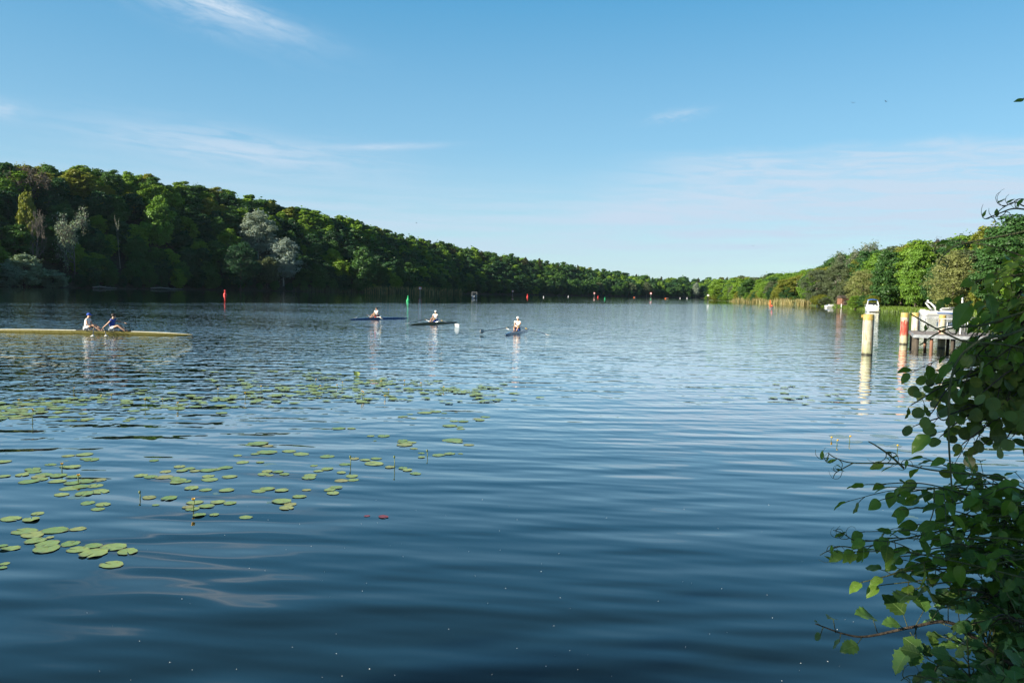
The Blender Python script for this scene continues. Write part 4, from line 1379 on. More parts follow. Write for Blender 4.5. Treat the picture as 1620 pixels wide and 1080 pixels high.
MB().box((0, -2.2, 1.15), (3.6, 1.4, 0.12)).tube([(-1.7, -2.8, 1.2), (-1.7, -2.8, 2.1)], 0.04).tube([(1.7, -2.8, 1.2), (1.7, -2.8, 2.1)], 0.04).tube([(-1.7, -2.8, 2.1), (1.7, -2.8, 2.1)], 0.04).build('landing', M['wood_deck'], root)
MB().tube([(-2.2, -2.6, -.6), (-2.2, -2.6, 1.5)], 0.12, 8).build('mooring_post', M['white_paint'], root)
tag(root, 'small red-brown wooden boathouse on piles under the grey-green willow', 'boathouse')

# ------------------------------------------------------------------ piles and jetty
def pile(px, py, rad, top, mat, label, rings):
    base = W(px, py)
    root = empty('mooring_pile', base)
    MB().lathe([(rad, -1.2), (rad * .995, 0.0), (rad, 0.8), (rad * .985, 0.82), (rad, 0.84), (rad, 1.3), (rad * .985, 1.32), (rad, 1.34), (rad, top - .06), (rad * .96, top - 0.01), (rad * .5, top)], n=28).build('shaft', mat, root)
    MB().lathe([(rad * 1.01, top - 0.30), (rad * 1.035, top - 0.29), (rad * 1.035, top - 0.27), (rad * 1.01, top - 0.26)], n=28).build('band', M['yellow_paint'], root)
    for k, a in enumerate(rings):
        mb = MB()
        mb.box((math.cos(a) * (rad + .04), math.sin(a) * (rad + .04), top - 0.12), (0.10, 0.10, 0.16), a)
        mb.build('bollard', M['yellow_paint'], root)
    tag(root, label, 'mooring pile', 'steel mooring piles')
    return root


pile(1371.5, 561, 0.285, 2.23, pile_mat('pile_green', (0.38, 0.37, 0.26), (0.9, 0.85), 0.5), 'single thick pale-green mooring pile with yellow top, standing alone in the water', [2.9])
pile(1429.5, 544.5, 0.265, 2.18, pile_mat('pile_red', (0.50, 0.45, 0.30), (1.75, 0.55), 0.3), 'red and white mooring pile at the left end of the jetty', [])
pile(1446.5, 541.5, 0.255, 2.16, pile_mat('pile_white', (0.60, 0.57, 0.48), (0.9, 0.85), 0.3), 'whitish mooring pile with yellow cap behind the jetty\'s left end', [0.4])
pile(1488.5, 550.5, 0.215, 2.15, pile_mat('pile_mid', (0.48, 0.44, 0.30), (1.2, 1.0), 0.4), 'slimmer pale mooring pile rising through the middle of the jetty', [])

jl = W(1447.5, 529.5, 0.9); jb = W(1440, 523.2, 0.9); jl.z = 0.0; jb.z = 0.0; jr = jl + Vector((5.2, 0, 0))
jv = jb - jl
root = empty('jetty', jl, math.atan2(jv.y, jv.x) - math.pi / 2)
dk = MB(); dz = 0.90
wid = min(7.5, max(4.0, jv.length)); Lj = (jr - jl).length
for k in range(int(wid / 0.2)):
    dk.box((Lj / 2, 0.1 + k * 0.2, dz), (Lj, 0.185, 0.05))
dk.build('deck', M['wood_deck'], root)
bm_ = MB().box((Lj / 2, -0.06, dz - 0.08), (Lj + .05, 0.10, 0.20)).box((Lj / 2, wid + .1, dz - 0.08), (Lj + .05, 0.10, 0.20)).box((-0.05, wid / 2, dz - 0.1), (0.1, wid, 0.18)).build('beam', M['grey_metal'], root)
for x in (0.12, 0.95, 2.1, 2.7, 4.3):
    for y in (0.25, wid * .5, wid - .4):
        if x in (0.95, 2.7) and 1 < y < wid - 1: continue
        MB().tube([(x, y, -1.2), (x, y, dz - .05)], 0.10 if x not in (0.12,) else 0.14, 8).build('leg', M['wood_dark'] if x != 0.95 else M['wood_brown'], root)
rl = MB()
for x in (0.55, 1.75, 2.35):
    rl.tube([(x, 0.1, dz), (x, 0.1, dz + 1.05)], 0.035, 6)
for z in (0.55, 1.05):
    rl.tube([(0.55, 0.1 if z > 1 else 0.1, dz + z), (Lj - .4, 0.1, dz + z)], 0.028, 6)
rl.build('railing', M['grey_metal'], root)
rl = MB()
for x in (0.55, 2.0, 3.5, Lj - .4):
    rl.tube([(x, wid - .1, dz), (x, wid - .1, dz + 1.05)], 0.035, 6)
rl.tube([(0.55, wid - .1, dz + 1.05), (Lj - .4, wid - .1, dz + 1.05)], 0.028, 6)
rl.build('railing', M['grey_metal'], root)
gt = MB()
for x, h in ((2.42, 1.55), (2.60, 1.60), (2.78, 1.75)):
    gt.tube([(x, 0.9, dz), (x, 0.9, dz + h)], 0.05, 6)
for z in (0.3, 0.8, 1.3): gt.tube([(2.42, 0.9, dz + z), (2.78, 0.9, dz + z)], 0.025, 6)
gt.build('gate', M['grey_metal'], root)
tag(root, 'wooden jetty on piles with grey railing, half hidden by the overhanging shrubs', 'jetty')
c = local(root, (2.75, 3.0, 0.93))
root = empty('lamp_post', c)
MB().lathe([(0.10, 0), (0.10, .1), (0.055, .15), (0.05, 2.2)], n=10).build('pole', M['white_paint'], root)
MB().lathe([(0.05, 2.2), (0.065, 2.22), (0.065, 2.34), (0.03, 2.38)], n=10).build('lamp_head', M['grey_metal'], root)
tag(root, 'slim white pole standing on the jetty deck in front of the weeping tree', 'pole')

# ------------------------------------------------------------------ buoys and waterway signs
def can_buoy(px, depth, h, mat, label, cone=False):
    root = empty('buoy', G(px, depth, 0)); root.scale = (h, h, h)
    if cone:
        MB().lathe([(0.12, -.2), (0.30, -.05), (0.33, 0.06), (0.30, .16), (0.20, .30), (0.13, .50), (0.09, .72)], n=16).build('float', M[mat], root)
        MB().lathe([(0.10, .72), (0.13, .73), (0.02, 1.02)], n=14).build('topmark', M[mat], root)
    else:
        MB().lathe([(0.12, -.2), (0.30, -.05), (0.34, 0.05), (0.32, .20), (0.17, .42), (0.13, .62)], n=16).build('float', M[mat], root)
        MB().lathe([(0.06, .62), (0.06, .70), (0.16, .71), (0.16, .98), (0.02, 1.0)], n=14).build('topmark', M[mat], root)
    MB().lathe([(0.335, 0.07), (0.345, 0.08), (0.345, 0.10), (0.335, 0.11)], n=16).build('ring', M['black'], root)
    tag(root, label, 'buoy', 'buoys marking the channel')


can_buoy(356, 262, 1.7, 'red_paint', 'red can buoy with round topmark in front of the dark hillside', False)
can_buoy(645.5, 212, 1.6, 'green_paint', 'green cone-topped buoy near the three single sculls', True)
can_buoy(834.5, 520, 2.0, 'red_paint', 'small red buoy to the right of the far canopied motorboat', False)
can_buoy(946, 700, 1.8, 'red_paint', 'tiny red buoy beside the tiny green buoy at the far end', False)
can_buoy(957, 478, 1.5, 'green_paint', 'tiny green cone buoy beside the tiny red buoy far out', True)
can_buoy(1029.5, 620, 1.3, 'green_paint', 'tiny green buoy under the far red and white sign', True)
can_buoy(1219, 385, 1.9, 'orange_paint', 'small orange buoy off the reeds of the sunny bank', False)
can_buoy(1155, 560, 1.5, 'white_paint', 'small white buoy in front of the round bright green bush', False)
for px, dp, hh, lab in ((899, 690, 1.2, 'tiny white buoy left of the tiny red buoy'), (860, 530, 1.0, 'tiny white buoy between the canopied boat and the tiny white buoy'),
                        (1076, 900, 1.4, 'left of two whitish specks, a tiny buoy near the far shore'), (1087, 900, 1.6, 'right of two whitish specks, a tiny buoy near the far shore')):
    can_buoy(px, dp, hh, 'white_paint', lab, False)


def sign(px, depth, z, w_, h_, label, z0=0.0, style='bar'):
    root = empty('waterway_sign', G(px, depth, z0), -math.atan((px - 810) / F) * 1.0)
    MB().tube([(0, 0, -1.5), (0, 0, z + h_ * .4)], 0.10, 8).build('pole', M['grey_metal'], root)
    p = MB().box((0, -0.16, z), (w_, 0.06, h_)).build('panel', M['white_paint'], root)
    fr = MB(); k = h_ * 0.14
    for s_ in (1, -1):
        fr.box((0, -0.205, z + s_ * (h_ / 2 - k / 2)), (w_, 0.03, k)); fr.box((s_ * (w_ / 2 - k / 2), -0.205, z), (k, 0.026, h_ - 2 * k))
    fr.build('border', M['red_paint'], p)
    sy = MB()
    if style == 'bar': sy.box((0, -0.205, z), (w_ * .13, 0.02, h_ * .42)).box((w_ * .17, -0.205, z - h_ * .08), (w_ * .1, 0.02, h_ * .25))
    else: sy.box((0, -0.205, z), (w_ * .5, 0.02, h_ * .14))
    sy.build('symbol', M['black'], p)
    tag(root, label, 'sign', 'waterway signs')


sign(664.5, 628, 4.6, 2.4, 2.2, 'white square sign with red border standing before the reed bed')
sign(811, 880, 4.2, 2.2, 1.9, 'small white sign at the dark shore left of the far red buoy', style='dash')
sign(940, 1040, 4.2, 2.0, 1.9, 'tiny white sign on the shore behind the tiny red buoy')
sign(1029.5, 1000, 5.5, 2.3, 2.1, 'tiny red and white sign at the far end above a green buoy', style='dash')
sign(1180.5, 480, 3.4, 1.7, 1.5, 'pinkish red-bordered sign among the dry reeds of the sunny bank')
# dark day-mark post at the point
root = empty('marker_post', G(1120, 640, 0))
MB().tube([(0, 0, -1), (0, 0, 4.2)], 0.22, 8).build('pole', M['black'], root)
MB().box((0, -0.28, 4.0), (1.7, 0.1, 1.3)).build('panel', M['white_paint'], root)
MB().box((0, -0.28, 1.6), (1.3, 0.1, 1.2)).build('lower_panel', M['black'], root)
tag(root, 'dark marker post with white board at the tip of the point', 'marker')
# far orange canoe
root = empty('canoe', G(1055, 760, 0), 0.7)
MB().loft(hull_loft(4.6, 1.0, 0.8, 0.6, -.1)).build('hull', M['orange_paint'], root)
MB().box((-.8, 0, .9), (.5, .6, .08)).box((.9, 0, .9), (.5, .6, .08)).build('seat', M['white_paint'], root)
tag(root, 'low orange-red canoe far out near the end of the lake', 'canoe')
root = empty('canoe', G(1004, 900, 0), 1.1)
MB().loft(hull_loft(4.4, 1.0, 0.8, 0.6, -.1)).build('hull', M['orange_paint'], root)
MB().box((0, 0, .85), (.5, .6, .08)).build('seat', M['white_paint'], root)
tag(root, 'tiny reddish canoe left of the far red and white sign', 'canoe')

# fallen logs along the shaded shore
for k, (px0, px1, lab) in enumerate(((148, 184, 'pale fallen trunk lying along the shaded waterline, left one'), (240, 290, 'pale fallen trunk lying along the shaded waterline, right one'))):
    a, b = left.find(px0, -1.5), left.find(px1, -2.5); a.z = 0.7; b.z = 0.5
    root = empty('fallen_trunk', a)
    MB().tube([Vector((0, 0, 0)), (b - a) * .3 + Vector((0, 0, .5)), (b - a) * .6 + Vector((0, 0, .0)), (b - a)], [.35, .3, .22, .08], 7).build('trunk', M['bark_driftwood'], root)
    st = MB()
    for f_ in (.25, .5, .7): st.tube([(b - a) * f_ + Vector((0, 0, .2)), (b - a) * (f_ + .06) + Vector((0, -1, 1.4))], [.12, .04], 5)
    st.build('branch', M['bark_driftwood'], root)
    tag(root, lab, 'log', 'fallen trunks')

# birds far up
for k, (px, py, dp) in enumerate(((659, 353, 300), (1191, 389, 320), (1350, 163, 220), (1402, 161, 200))):
    p = P(px, py, dp)
    sp = 0.55
    o_ = MB().loft([[Vector((-.20, 0, 0)), Vector((-.18, .02, .02)), Vector((-.18, -.02, -.02))], [Vector((0, .07, 0)), Vector((0, 0, .08)), Vector((0, -.07, -.04))], [Vector((.28, .01, 0)), Vector((.27, 0, .02)), Vector((.27, -.01, 0))]]) \
        .add([(-.1, .04, .02), (.1, .04, .02), (0.02, .6, .22), (-.1, .55, .2), (-.1, .04, .05), (.1, .04, .05), (0.02, .6, .24), (-.1, .55, .22)], [(0, 1, 2, 3), (7, 6, 5, 4), (0, 4, 5, 1), (1, 5, 6, 2), (2, 6, 7, 3), (3, 7, 4, 0)]) \
        .add([(-.1, -.04, .02), (.1, -.04, .02), (0.02, -.6, .22), (-.1, -.55, .2), (-.1, -.04, .05), (.1, -.04, .05), (0.02, -.6, .24), (-.1, -.55, .22)], [(3, 2, 1, 0), (4, 5, 6, 7), (1, 5, 4, 0), (2, 6, 5, 1), (3, 7, 6, 2), (0, 4, 7, 3)]) \
        .build('bird', M['black'])
    o_.location = p; o_.rotation_euler = (0, 0, 0.7 * k)
    tag(o_, ['small dark bird low over the middle of the lake', 'small dark bird left of the tall thinly leaved tree', 'small dark bird high above the wispy cloud bank, the left one',
             'small dark bird high above the wispy cloud bank, the right one'][k], 'bird', 'birds in the sky')


# ------------------------------------------------------------------ reeds and bank grass (nobody could count them)
def blades(name, pts, h, w_, mat, label, cat, seed, lean=0.25, tuft=None):
    rng = np.random.default_rng(seed)
    n = len(pts); pts = np.asarray(pts)
    hh = h * rng.uniform(.6, 1.15, n) * (1 if tuft is None else np.asarray(tuft)); a = rng.uniform(0, 6.28, n)
    dx = np.cos(a); dy = np.sin(a)
    ln = rng.normal(0, lean, (n, 2)) * hh[:, None]
    V = np.zeros((n, 6, 3))
    for k, (f, ww) in enumerate(((0, 1.0), (0.55, 0.85), (1.0, 0.12))):
        cx = pts[:, 0] + ln[:, 0] * f * f; cy = pts[:, 1] + ln[:, 1] * f * f; cz = pts[:, 2] + hh * f
        for s_, j in ((1, 0), (-1, 1)):
            V[:, k * 2 + j, 0] = cx + dx * w_ * ww * s_; V[:, k * 2 + j, 1] = cy + dy * w_ * ww * s_; V[:, k * 2 + j, 2] = cz
    base = np.arange(n)[:, None] * 6
    Fq = np.concatenate([base + np.array([0, 1, 3, 2]), base + np.array([2, 3, 5, 4])], axis=0)
    tone = rng.random(n)
    o = link(name, np_mesh(name, V.reshape(-1, 3), Fq, tone=np.concatenate([tone, tone])), mat)
    tag(o, label, cat, kind='stuff')
    return o


rgn = random.Random(5)
pts = []
for _ in range(5200):
    px = rgn.uniform(586, 727); p = left.find(600, 0) if False else None
    l = None
    pts.append(px)
# sample shoreline positions once per column, then scatter around them
cols = {px: left.find(px, 0) for px in range(470, 740, 6)}
P1, P2 = [], []
for px in pts:
    p = cols[min(cols, key=lambda c_: abs(c_ - px))]
    (P1 if rgn.random() < 0.75 else P2).append((p.x + rgn.uniform(-4, 4), p.y - rgn.uniform(-1, 9), 0))
for _ in range(700):
    p = cols[min(cols, key=lambda c_: abs(c_ - rgn.uniform(480, 586)))]
    P1.append((p.x + rgn.uniform(-4, 4), p.y - rgn.uniform(-1, 2), 0))
blades('reeds', P1, 4.6, 0.16, M['reed'], 'grey-green reed bed along the shaded shore behind the green buoy', 'reeds', 1, 0.10)
blades('reed_plumes', P2, 5.4, 0.20, M['reed_dry'], 'pale dry reed plumes standing in the shaded reed bed', 'reeds', 2, 0.10)
colr = {px: right.find(px, 0) for px in range(1160, 1400, 4)}
P1, P2, T1, T2 = [], [], [], []
for _ in range(6500):
    px = rgn.uniform(1165, 1278)
    p = colr[min(colr, key=lambda c_: abs(c_ - px))]
    cl_ = 0.55 + 0.35 * math.sin(px * .31) * math.sin(px * .117 + 1) + 0.25 * math.sin(px * .73)
    if rgn.random() > cl_ + 0.25: continue
    q_, z_ = (P2, T2) if rgn.random() < .6 else (P1, T1)
    q_.append((p.x - rgn.uniform(-1.5, 3.5), p.y + rgn.uniform(-4, 4), 0)); z_.append(0.55 + 0.6 * max(0, cl_))
blades('dry_reeds', P2, 2.7, 0.09, M['reed_dry'], 'tan dry reed strip lit by the sun along the right bank', 'reeds', 3, 0.16, T2)
blades('green_reeds', P1, 2.5, 0.09, M['reed'], 'green reed stems mixed into the sunny dry reed strip', 'reeds', 4, 0.16, T1)
pts = []
for _ in range(26000):
    l = rgn.uniform(0, right.L[-1]); t_ = rgn.uniform(-.3, 12) ** 1.0
    p = right.at(l, t_)
    if pix(p)[0] > 1290: pts.append(tuple(p))
blades('bank_grass', pts, 0.75, 0.07, M['grass'], 'tall sunlit grass on the right bank behind the moored cruiser', 'grass', 5, 0.3)

# ------------------------------------------------------------------ water lilies
m, t, out = new_mat('lily_pad_leaf')
uv = t.n('ShaderNodeAttribute', {'attribute_name': 'leaf_uv'}).outputs['Vector']
sx_ = t.n('ShaderNodeSeparateXYZ', Vector=uv)
tone = t.n('ShaderNodeAttribute', {'attribute_name': 'tone'}).outputs['Fac']
ang = t.m('ARCTAN2', sx_.outputs[1], sx_.outputs[0]); rad = t.m('POWER', t.m('ADD', t.m('POWER', sx_.outputs[0], 2.0), t.m('POWER', t.m('ABSOLUTE', sx_.outputs[1]), 2.0)), 0.5)
vein = t.mr(t.m('ABSOLUTE', t.m('SUBTRACT', t.m('FRACT', t.m('MULTIPLY', ang, 2.55)), 0.5)), 0.10, 0.0)
rnd = t.n('ShaderNodeObjectInfo').outputs['Random']
nz = t.noise(t.n('ShaderNodeNewGeometry').outputs['Position'], 22.0, 5.0, 0.68)
c = t.mix(t.mr(rnd, 0.0, 0.8, 0, 1, False), (0.165, 0.285, 0.07), (0.31, 0.39, 0.11))
c = t.mix(t.mr(rnd, 0.8, 1.0, 0, 1, False), c, (0.30, 0.27, 0.09))
c = t.mix(t.m('MULTIPLY', t.mr(nz, 0.45, 0.7), 0.5), c, (0.34, 0.33, 0.12))
c = t.mix(t.m('MULTIPLY', vein, 0.3), c, (0.36, 0.42, 0.18))
c = t.mix(t.m('MULTIPLY', t.mr(nz, 0.60, 0.66), 0.75), c, (0.12, 0.075, 0.03))
c = t.mix(t.mr(rad, 0.9, 1.0), c, (0.20, 0.21, 0.08))
b = pbsdf(t, Base_Color=c, Roughness=t.mr(nz, 0.3, 0.7, 0.28, 0.5))
t.nt.links.new(b.outputs[0], out.inputs[0])
M['pad'] = m
M['pad_red'] = simple_mat('red_dead_leaf', (0.22, 0.04, 0.045), 0.4)
M['pad_wet'] = simple_mat('drowned_pad', (0.10, 0.15, 0.11), 0.12)
M['petal'] = simple_mat('yellow_petal', (0.80, 0.48, 0.02), 0.5)
M['stalk'] = simple_mat('green_stalk', (0.10, 0.14, 0.035), 0.5)


def pad_mesh(seed, curl=0.0, n=40, rings=4):
    rg_ = random.Random(seed)
    V, Fq, UV = [], [], []
    notch = 0.03 + rg_.random() * 0.09
    ph = rg_.uniform(0, 6); amp = rg_.uniform(.02, .06)
    for j in range(rings + 1):
        r = j / rings
        for k in range(n + 1):
            a = notch + (2 * math.pi - 2 * notch) * k / n
            rr = r * (1 + 0.04 * math.sin(a * 3 + ph) + 0.022 * math.sin(a * 9 + ph) + (rg_.uniform(-.05, .02) if j == rings else 0))
            if j == rings and k in (0, n): rr *= 0.93
            x, y = math.cos(a) * rr * 1.12 + (0.0), math.sin(a) * rr * 0.94
            z = 0.012 + amp * r * r * (math.sin(a * 4 + ph) * .6 + math.sin(a * 7 + 2 * ph) * .4) * 0.8 + 0.03 * r ** 3
            z += curl * max(0, math.sin(a + ph)) ** 3 * r ** 2 * 0.5
            V.append((x, y, max(0.008, z))); UV.append((x, y))
    for j in range(rings):
        for k in range(n):
            q = j * (n + 1) + k
            Fq.append((q, q + 1, q + n + 2, q + n + 1))
    return np_mesh('lily_pad', V, Fq, tone=[rg_.random()] * len(Fq), uv=UV, smooth=True)


PADS = [pad_mesh(k) for k in range(7)]; PADC = [pad_mesh(20 + k, curl=0.35) for k in range(3)]
for me in PADS + PADC: me.materials.append(M['pad'])

Z4 = """415,313,75 517,304,100 560,335,95 525,330,70 20,348,90 200,395,100 205,410,90 135,428,85 25,437,70 310,365,70 440,380,100 385,378,50
175,470,115 235,440,90 270,428,100 255,455,80 355,433,105 450,440,85 350,468,100 440,480,95 520,468,110 600,460,95 430,510,120 495,500,100 580,495,100
610,530,115 515,543,115 375,549,90 535,600,90 628,609,95 597,638,80 230,664,80 66,697,122 150,773,150 200,795,140 335,767,155 476,758,95 215,830,125
305,810,50 290,850,140 284,880,165 428,848,115 568,862,105 475,885,130 575,907,175 695,869,155 778,897,130 682,976,145 15,862,60 30,970,60 18,995,50
940,341,60 1010,408,75 1095,378,75 1155,390,70 1110,403,70 1190,405,65 1270,400,100 1376,384,85 1320,395,60 1270,436,80 1280,457,105 1400,440,90 860,432,85
920,440,90 1000,442,110 1065,448,70 1090,460,95 1080,472,95 1140,468,60 1170,509,92 1255,520,75 1383,522,92 910,566,90 1033,571,100 950,612,45
1190,596,100 1150,625,75 1175,636,90 1260,620,95 1330,595,90 1403,601,80 1308,672,62 1500,687,80 1450,310,55 1480,352,80 1520,245,50"""
Z4C = "190,702,108 65,877,110 1215,675,85"
Z4W = "380,342,70 470,562,110 355,372,60 1325,540,60"
Z5 = """200,488,110 255,500,60 250,535,110 185,545,50 370,530,75 435,545,90 212,590,45 250,640,65 310,642,60 230,655,70 345,655,60 265,660,45 485,660,70
478,674,85 505,608,45 578,626,70 530,637,55 577,558,85 655,646,55 712,665,75 655,690,75 720,686,65 675,601,65 785,577,60 845,570,60 725,570,60 832,597,110
920,616,60 990,622,55 1015,632,60 1060,651,65 1185,551,75 1245,543,65 1305,543,30 1092,562,45 1092,540,40 1050,515,45 1000,480,80 1000,495,90 990,472,60 1040,482,50
1260,470,115 1290,480,60 1350,495,60 885,447,75 815,447,45 838,473,20 640,406,75 710,406,50 1245,392,80 1300,397,45 1305,408,45 1270,365,55 1320,367,60 1395,354,50
1440,343,55 1410,360,60 1000,340,40 980,342,40 1030,328,35 1110,320,80 1170,314,70 1215,322,35 1050,351,35 1280,318,20 205,747,75 250,735,80 330,743,75
465,741,50 425,777,75 330,803,110 375,820,75 355,839,85 590,740,65 627,727,70 610,758,75"""
Z5W = "265,601,80 250,808,50"
ZR = "1500,776,60 1440,818,24 1596,735,26 1575,752,32 1585,772,34 1357,681,16 1328,690,34 1350,698,30 1400,690,40 1410,704,34 1440,712,40 1390,703,20"
PL = []                                       # px, py, width px, kind


def rd(txt, ox, oy, sc, kind):
    for q in txt.split():
        a, b_, c_ = map(float, q.split(','))
        PL.append((ox + a / sc, oy + b_ / sc, c_ / sc, kind))


rd(Z4, 0, 640, 3.8575, 'pad'); rd(Z4C, 0, 640, 3.8575, 'curl'); rd(Z4W, 0, 640, 3.8575, 'wet')
rd(Z5, 350, 560, 3.4468, 'pad'); rd(Z5W, 350, 560, 3.4468, 'wet'); rd(ZR, 0, 0, 1.0, 'wet')
PL.append((580.5, 816, 10, 'red')); PL.append((606.5, 817.5, 17, 'red'))
rp = random.Random(21)
# the belt of pads farther out: clumps of overlapping leaves
belt = []
clumps = []
for _ in range(125):
    px = rp.uniform(-30, 800)
    mid_ = float(np.interp(px, [-30, 60, 250, 420, 600, 800], [652, 645, 630, 615, 612, 628]))
    half = float(np.interp(px, [-30, 60, 250, 420, 600, 800], [14, 20, 24, 26, 22, 7]))
    clumps.append((px, mid_ + rp.gauss(0, .55) * half, rp.randint(1, 7)))
for px, py, k in clumps:
    o_ = W(px, max(588, py))
    for _ in range(k):
        belt.append((o_ + Vector((rp.gauss(0, .55), rp.gauss(0, .35), 0)), rp.uniform(.08, .155)))
for _ in range(16):
    belt.append((W(rp.uniform(1205, 1330), rp.uniform(606, 640)), rp.uniform(.10, .16)))
pads = []
for px, py, wpx, kind in PL:
    p = W(px, py)
    pads.append((p, wpx / 2.1 / F * p.y, kind))
belt.sort(key=lambda q: q[0].y)
n_ind = 296 - len(pads)
near_belt, far_belt = belt[:n_ind], belt[n_ind:]
for p, r_ in near_belt: pads.append((p, r_, 'pad'))
# rows of the label: how far out a pad floats
pads.sort(key=lambda q: q[0].y)
ROWS = ['nearest row', 'second row out', 'third row out', 'fourth row out', 'fifth row out', 'sixth row out', 'seventh row out', 'eighth row out', 'ninth row out', 'tenth row out',
        'eleventh row out', 'twelfth row out', 'thirteenth row out', 'fourteenth row out', 'fifteenth row out']
KW = {'pad': 'green', 'curl': 'curled green', 'wet': 'pale sunken', 'red': 'dark red'}
per = 20
for r0_ in range(0, len(pads), per):
    row = sorted(pads[r0_:r0_ + per], key=lambda q: pix(q[0])[0])
    for k, (p, rad_, kind) in enumerate(row):
        me = rp.choice(PADC) if kind == 'curl' else rp.choice(PADS)
        o_ = link('lily_pad', me)
        o_.location = (p.x, p.y, 0.002 + rp.uniform(0, .006))
        o_.rotation_euler = (rp.gauss(0, .006), rp.gauss(0, .006), rp.uniform(0, 6.28))
        o_.scale = (rad_, rad_, rad_ * (rp.uniform(.3, .8) if kind != 'curl' else 0.9))
        if kind in ('wet', 'red'):
            o_.material_slots[0].link = 'OBJECT'; o_.material_slots[0].material = M['pad_' + kind]
            if kind == 'wet': o_.scale.z *= 0.15; o_.location.z = 0.0
        sz = 'large' if rad_ > .145 else 'small' if rad_ < .105 else 'mid-sized'
        lr = ORD[k] + ' from the left' if k < per / 2 else (ORD[len(row) - 1 - k] + ' from the right' if k < len(row) - 1 else 'rightmost')
        tag(o_, '%s %s lily pad, %s in the %s' % (sz, KW[kind], lr, ROWS[r0_ // per]), 'lily pad', 'lily pads floating on the lake')
# the rest of the belt reads as one mass
V, Fq, T, UV = [], [], [], []
off = 0
for p, r_ in far_belt:
    a0 = rp.uniform(0, 6.28); n = 12
    pts = [(0, 0)] + [(math.cos(a0 + .2 + 5.88 * k / (n - 1)), math.sin(a0 + .2 + 5.88 * k / (n - 1))) for k in range(n)]
    tz = rp.uniform(-.03, .03)
    for x, y in pts:
        V.append((p.x + x * r_, p.y + y * r_, 0.016 + x * r_ * tz + rp.uniform(0, .012))); UV.append((x, y))
    for k in range(1, n):
        Fq.append((off, off + k, off + (k % n) + 1 if k < n else off + 1, off + (k % n) + 1 if k < n else off + 1))
    off += n + 1
Fq = [(a, b_, c_) for a, b_, c_, d_ in Fq if c_ < off or True]
Fq = [f for f in Fq if max(f) < off]
T = [rp.random() for _ in Fq]
fb = link('lily_pad_belt', np_mesh('lily_pad_belt', V, Fq, tone=T, uv=UV), M['pad'])
tag(fb, 'farther lily pads of the belt floating between the rowers and the near pads', 'lily pads', kind='stuff')

# yellow flowers and buds on stalks
FL = [(52, 652, .26), (124, 754, .10), (306, 793, .13), (98, 736, .10), (575, 622, .16), (542, 606, .1), (666, 607, .12), (615, 617, .1), (609, 627, .06), (413, 612, .1), (388, 623, .12), (507, 611, .1),
      (533, 610, .08), (603, 604, .08), (573, 621, .2), (702, 613, .1), (160, 627, .05), (229, 634, .18), (257, 632, .07), (281, 639, .14), (176, 626, .04), (345, 617, .16), (30, 633, .05), (500, 601, .06),
      (1315.5, 693, .05), (1325, 698, .09), (1345, 692, .11), (1420, 706, .08), (640, 603, .06), (117, 615, .08)]
for k, (px, py, h) in enumerate(FL):
    p = W(px, py + h * F / (W(px, py).y) * 0.9)
    root = empty('water_lily_flower', p)
    MB().tube([(0, 0, -.05), (rp.uniform(-.02, .02), 0, h * .5), (rp.uniform(-.02, .02), rp.uniform(-.02, .02), h)], [.008, .007, .006], 6).build('stalk', M['stalk'], root)
    fl = MB()
    for q in range(5):
        a = q * 1.2566; d_ = Vector((math.cos(a), math.sin(a), 0)); sd = Vector((-d_.y, d_.x, 0))
        c0 = Vector((0, 0, h))
        secs = [[c0 + d_ * (.016 * math.sin(f * 1.9)) * 1.3 + sd * s_ * (.014 * math.sin(.35 + f * 2.2)) + Vector((0, 0, .030 * f)) for s_ in (-1, 0, 1)] for f in (0, .35, .7, 1.0)]
        fl.loft(secs, closed=False)
    fl.lathe([(.004, h), (.012, h + .01), (.012, h + .025), (.002, h + .03)], n=8)
    fl.build('petals', M['petal'], root)
    tag(root, 'yellow water-lily bud on a short stalk, %s from the left among the lily pads' % 'PLACE', 'flower', 'yellow water-lily flowers')
fl_ = sorted([o for o in COL.objects if o.name.startswith('water_lily_flower')], key=lambda o: pix(o.location)[0])
for k, o in enumerate(fl_):
    nth = ORD[k] if k < len(ORD) else 'last'
    if k < 15: o['label'] = 'yellow water-lily flower standing above the pads, %s from the left' % ORD[k]
    else: o['label'] = 'yellow water-lily flower standing above the pads, %s from the right' % ORD[len(fl_) - 1 - k]
for px, py, h, lab in ((554, 734, .13, 'green lily bud on a bare stalk left of the other bare stalk'), (623.5, 737, .16, 'green lily bud on the tallest bare stalk among the middle pads'),
                       (675.5, 721, .10, 'short green lily bud near the rightmost middle pads'), (221, 786, .07, 'bent lily bud beside the pads left of the open flower')):
    p = W(px, py + 2)
    root = empty('water_lily_bud', p)
    MB().tube([(0, 0, -.05), (0.01, 0, h * .5), (0.0, .01, h)], [.008, .007, .006], 6).build('stalk', M['stalk'], root)
    MB().lathe([(.004, h - .005), (.016, h + .01), (.018, h + .025), (.008, h + .042), (.001, h + .046)], n=10).build('bud', M['stalk'], root)
    tag(root, lab, 'flower bud')
# upright crumpled leaf in the belt
o_ = link('lily_leaf', pad_mesh(99, 1.0), M['pad']); o_.location = W(564, 595) + Vector((0, 0, .08)); o_.scale = (.10, .10, .10); o_.rotation_euler = (1.0, .3, .4)
tag(o_, 'dark lily leaf standing up out of the water at the far edge of the belt', 'leaf')
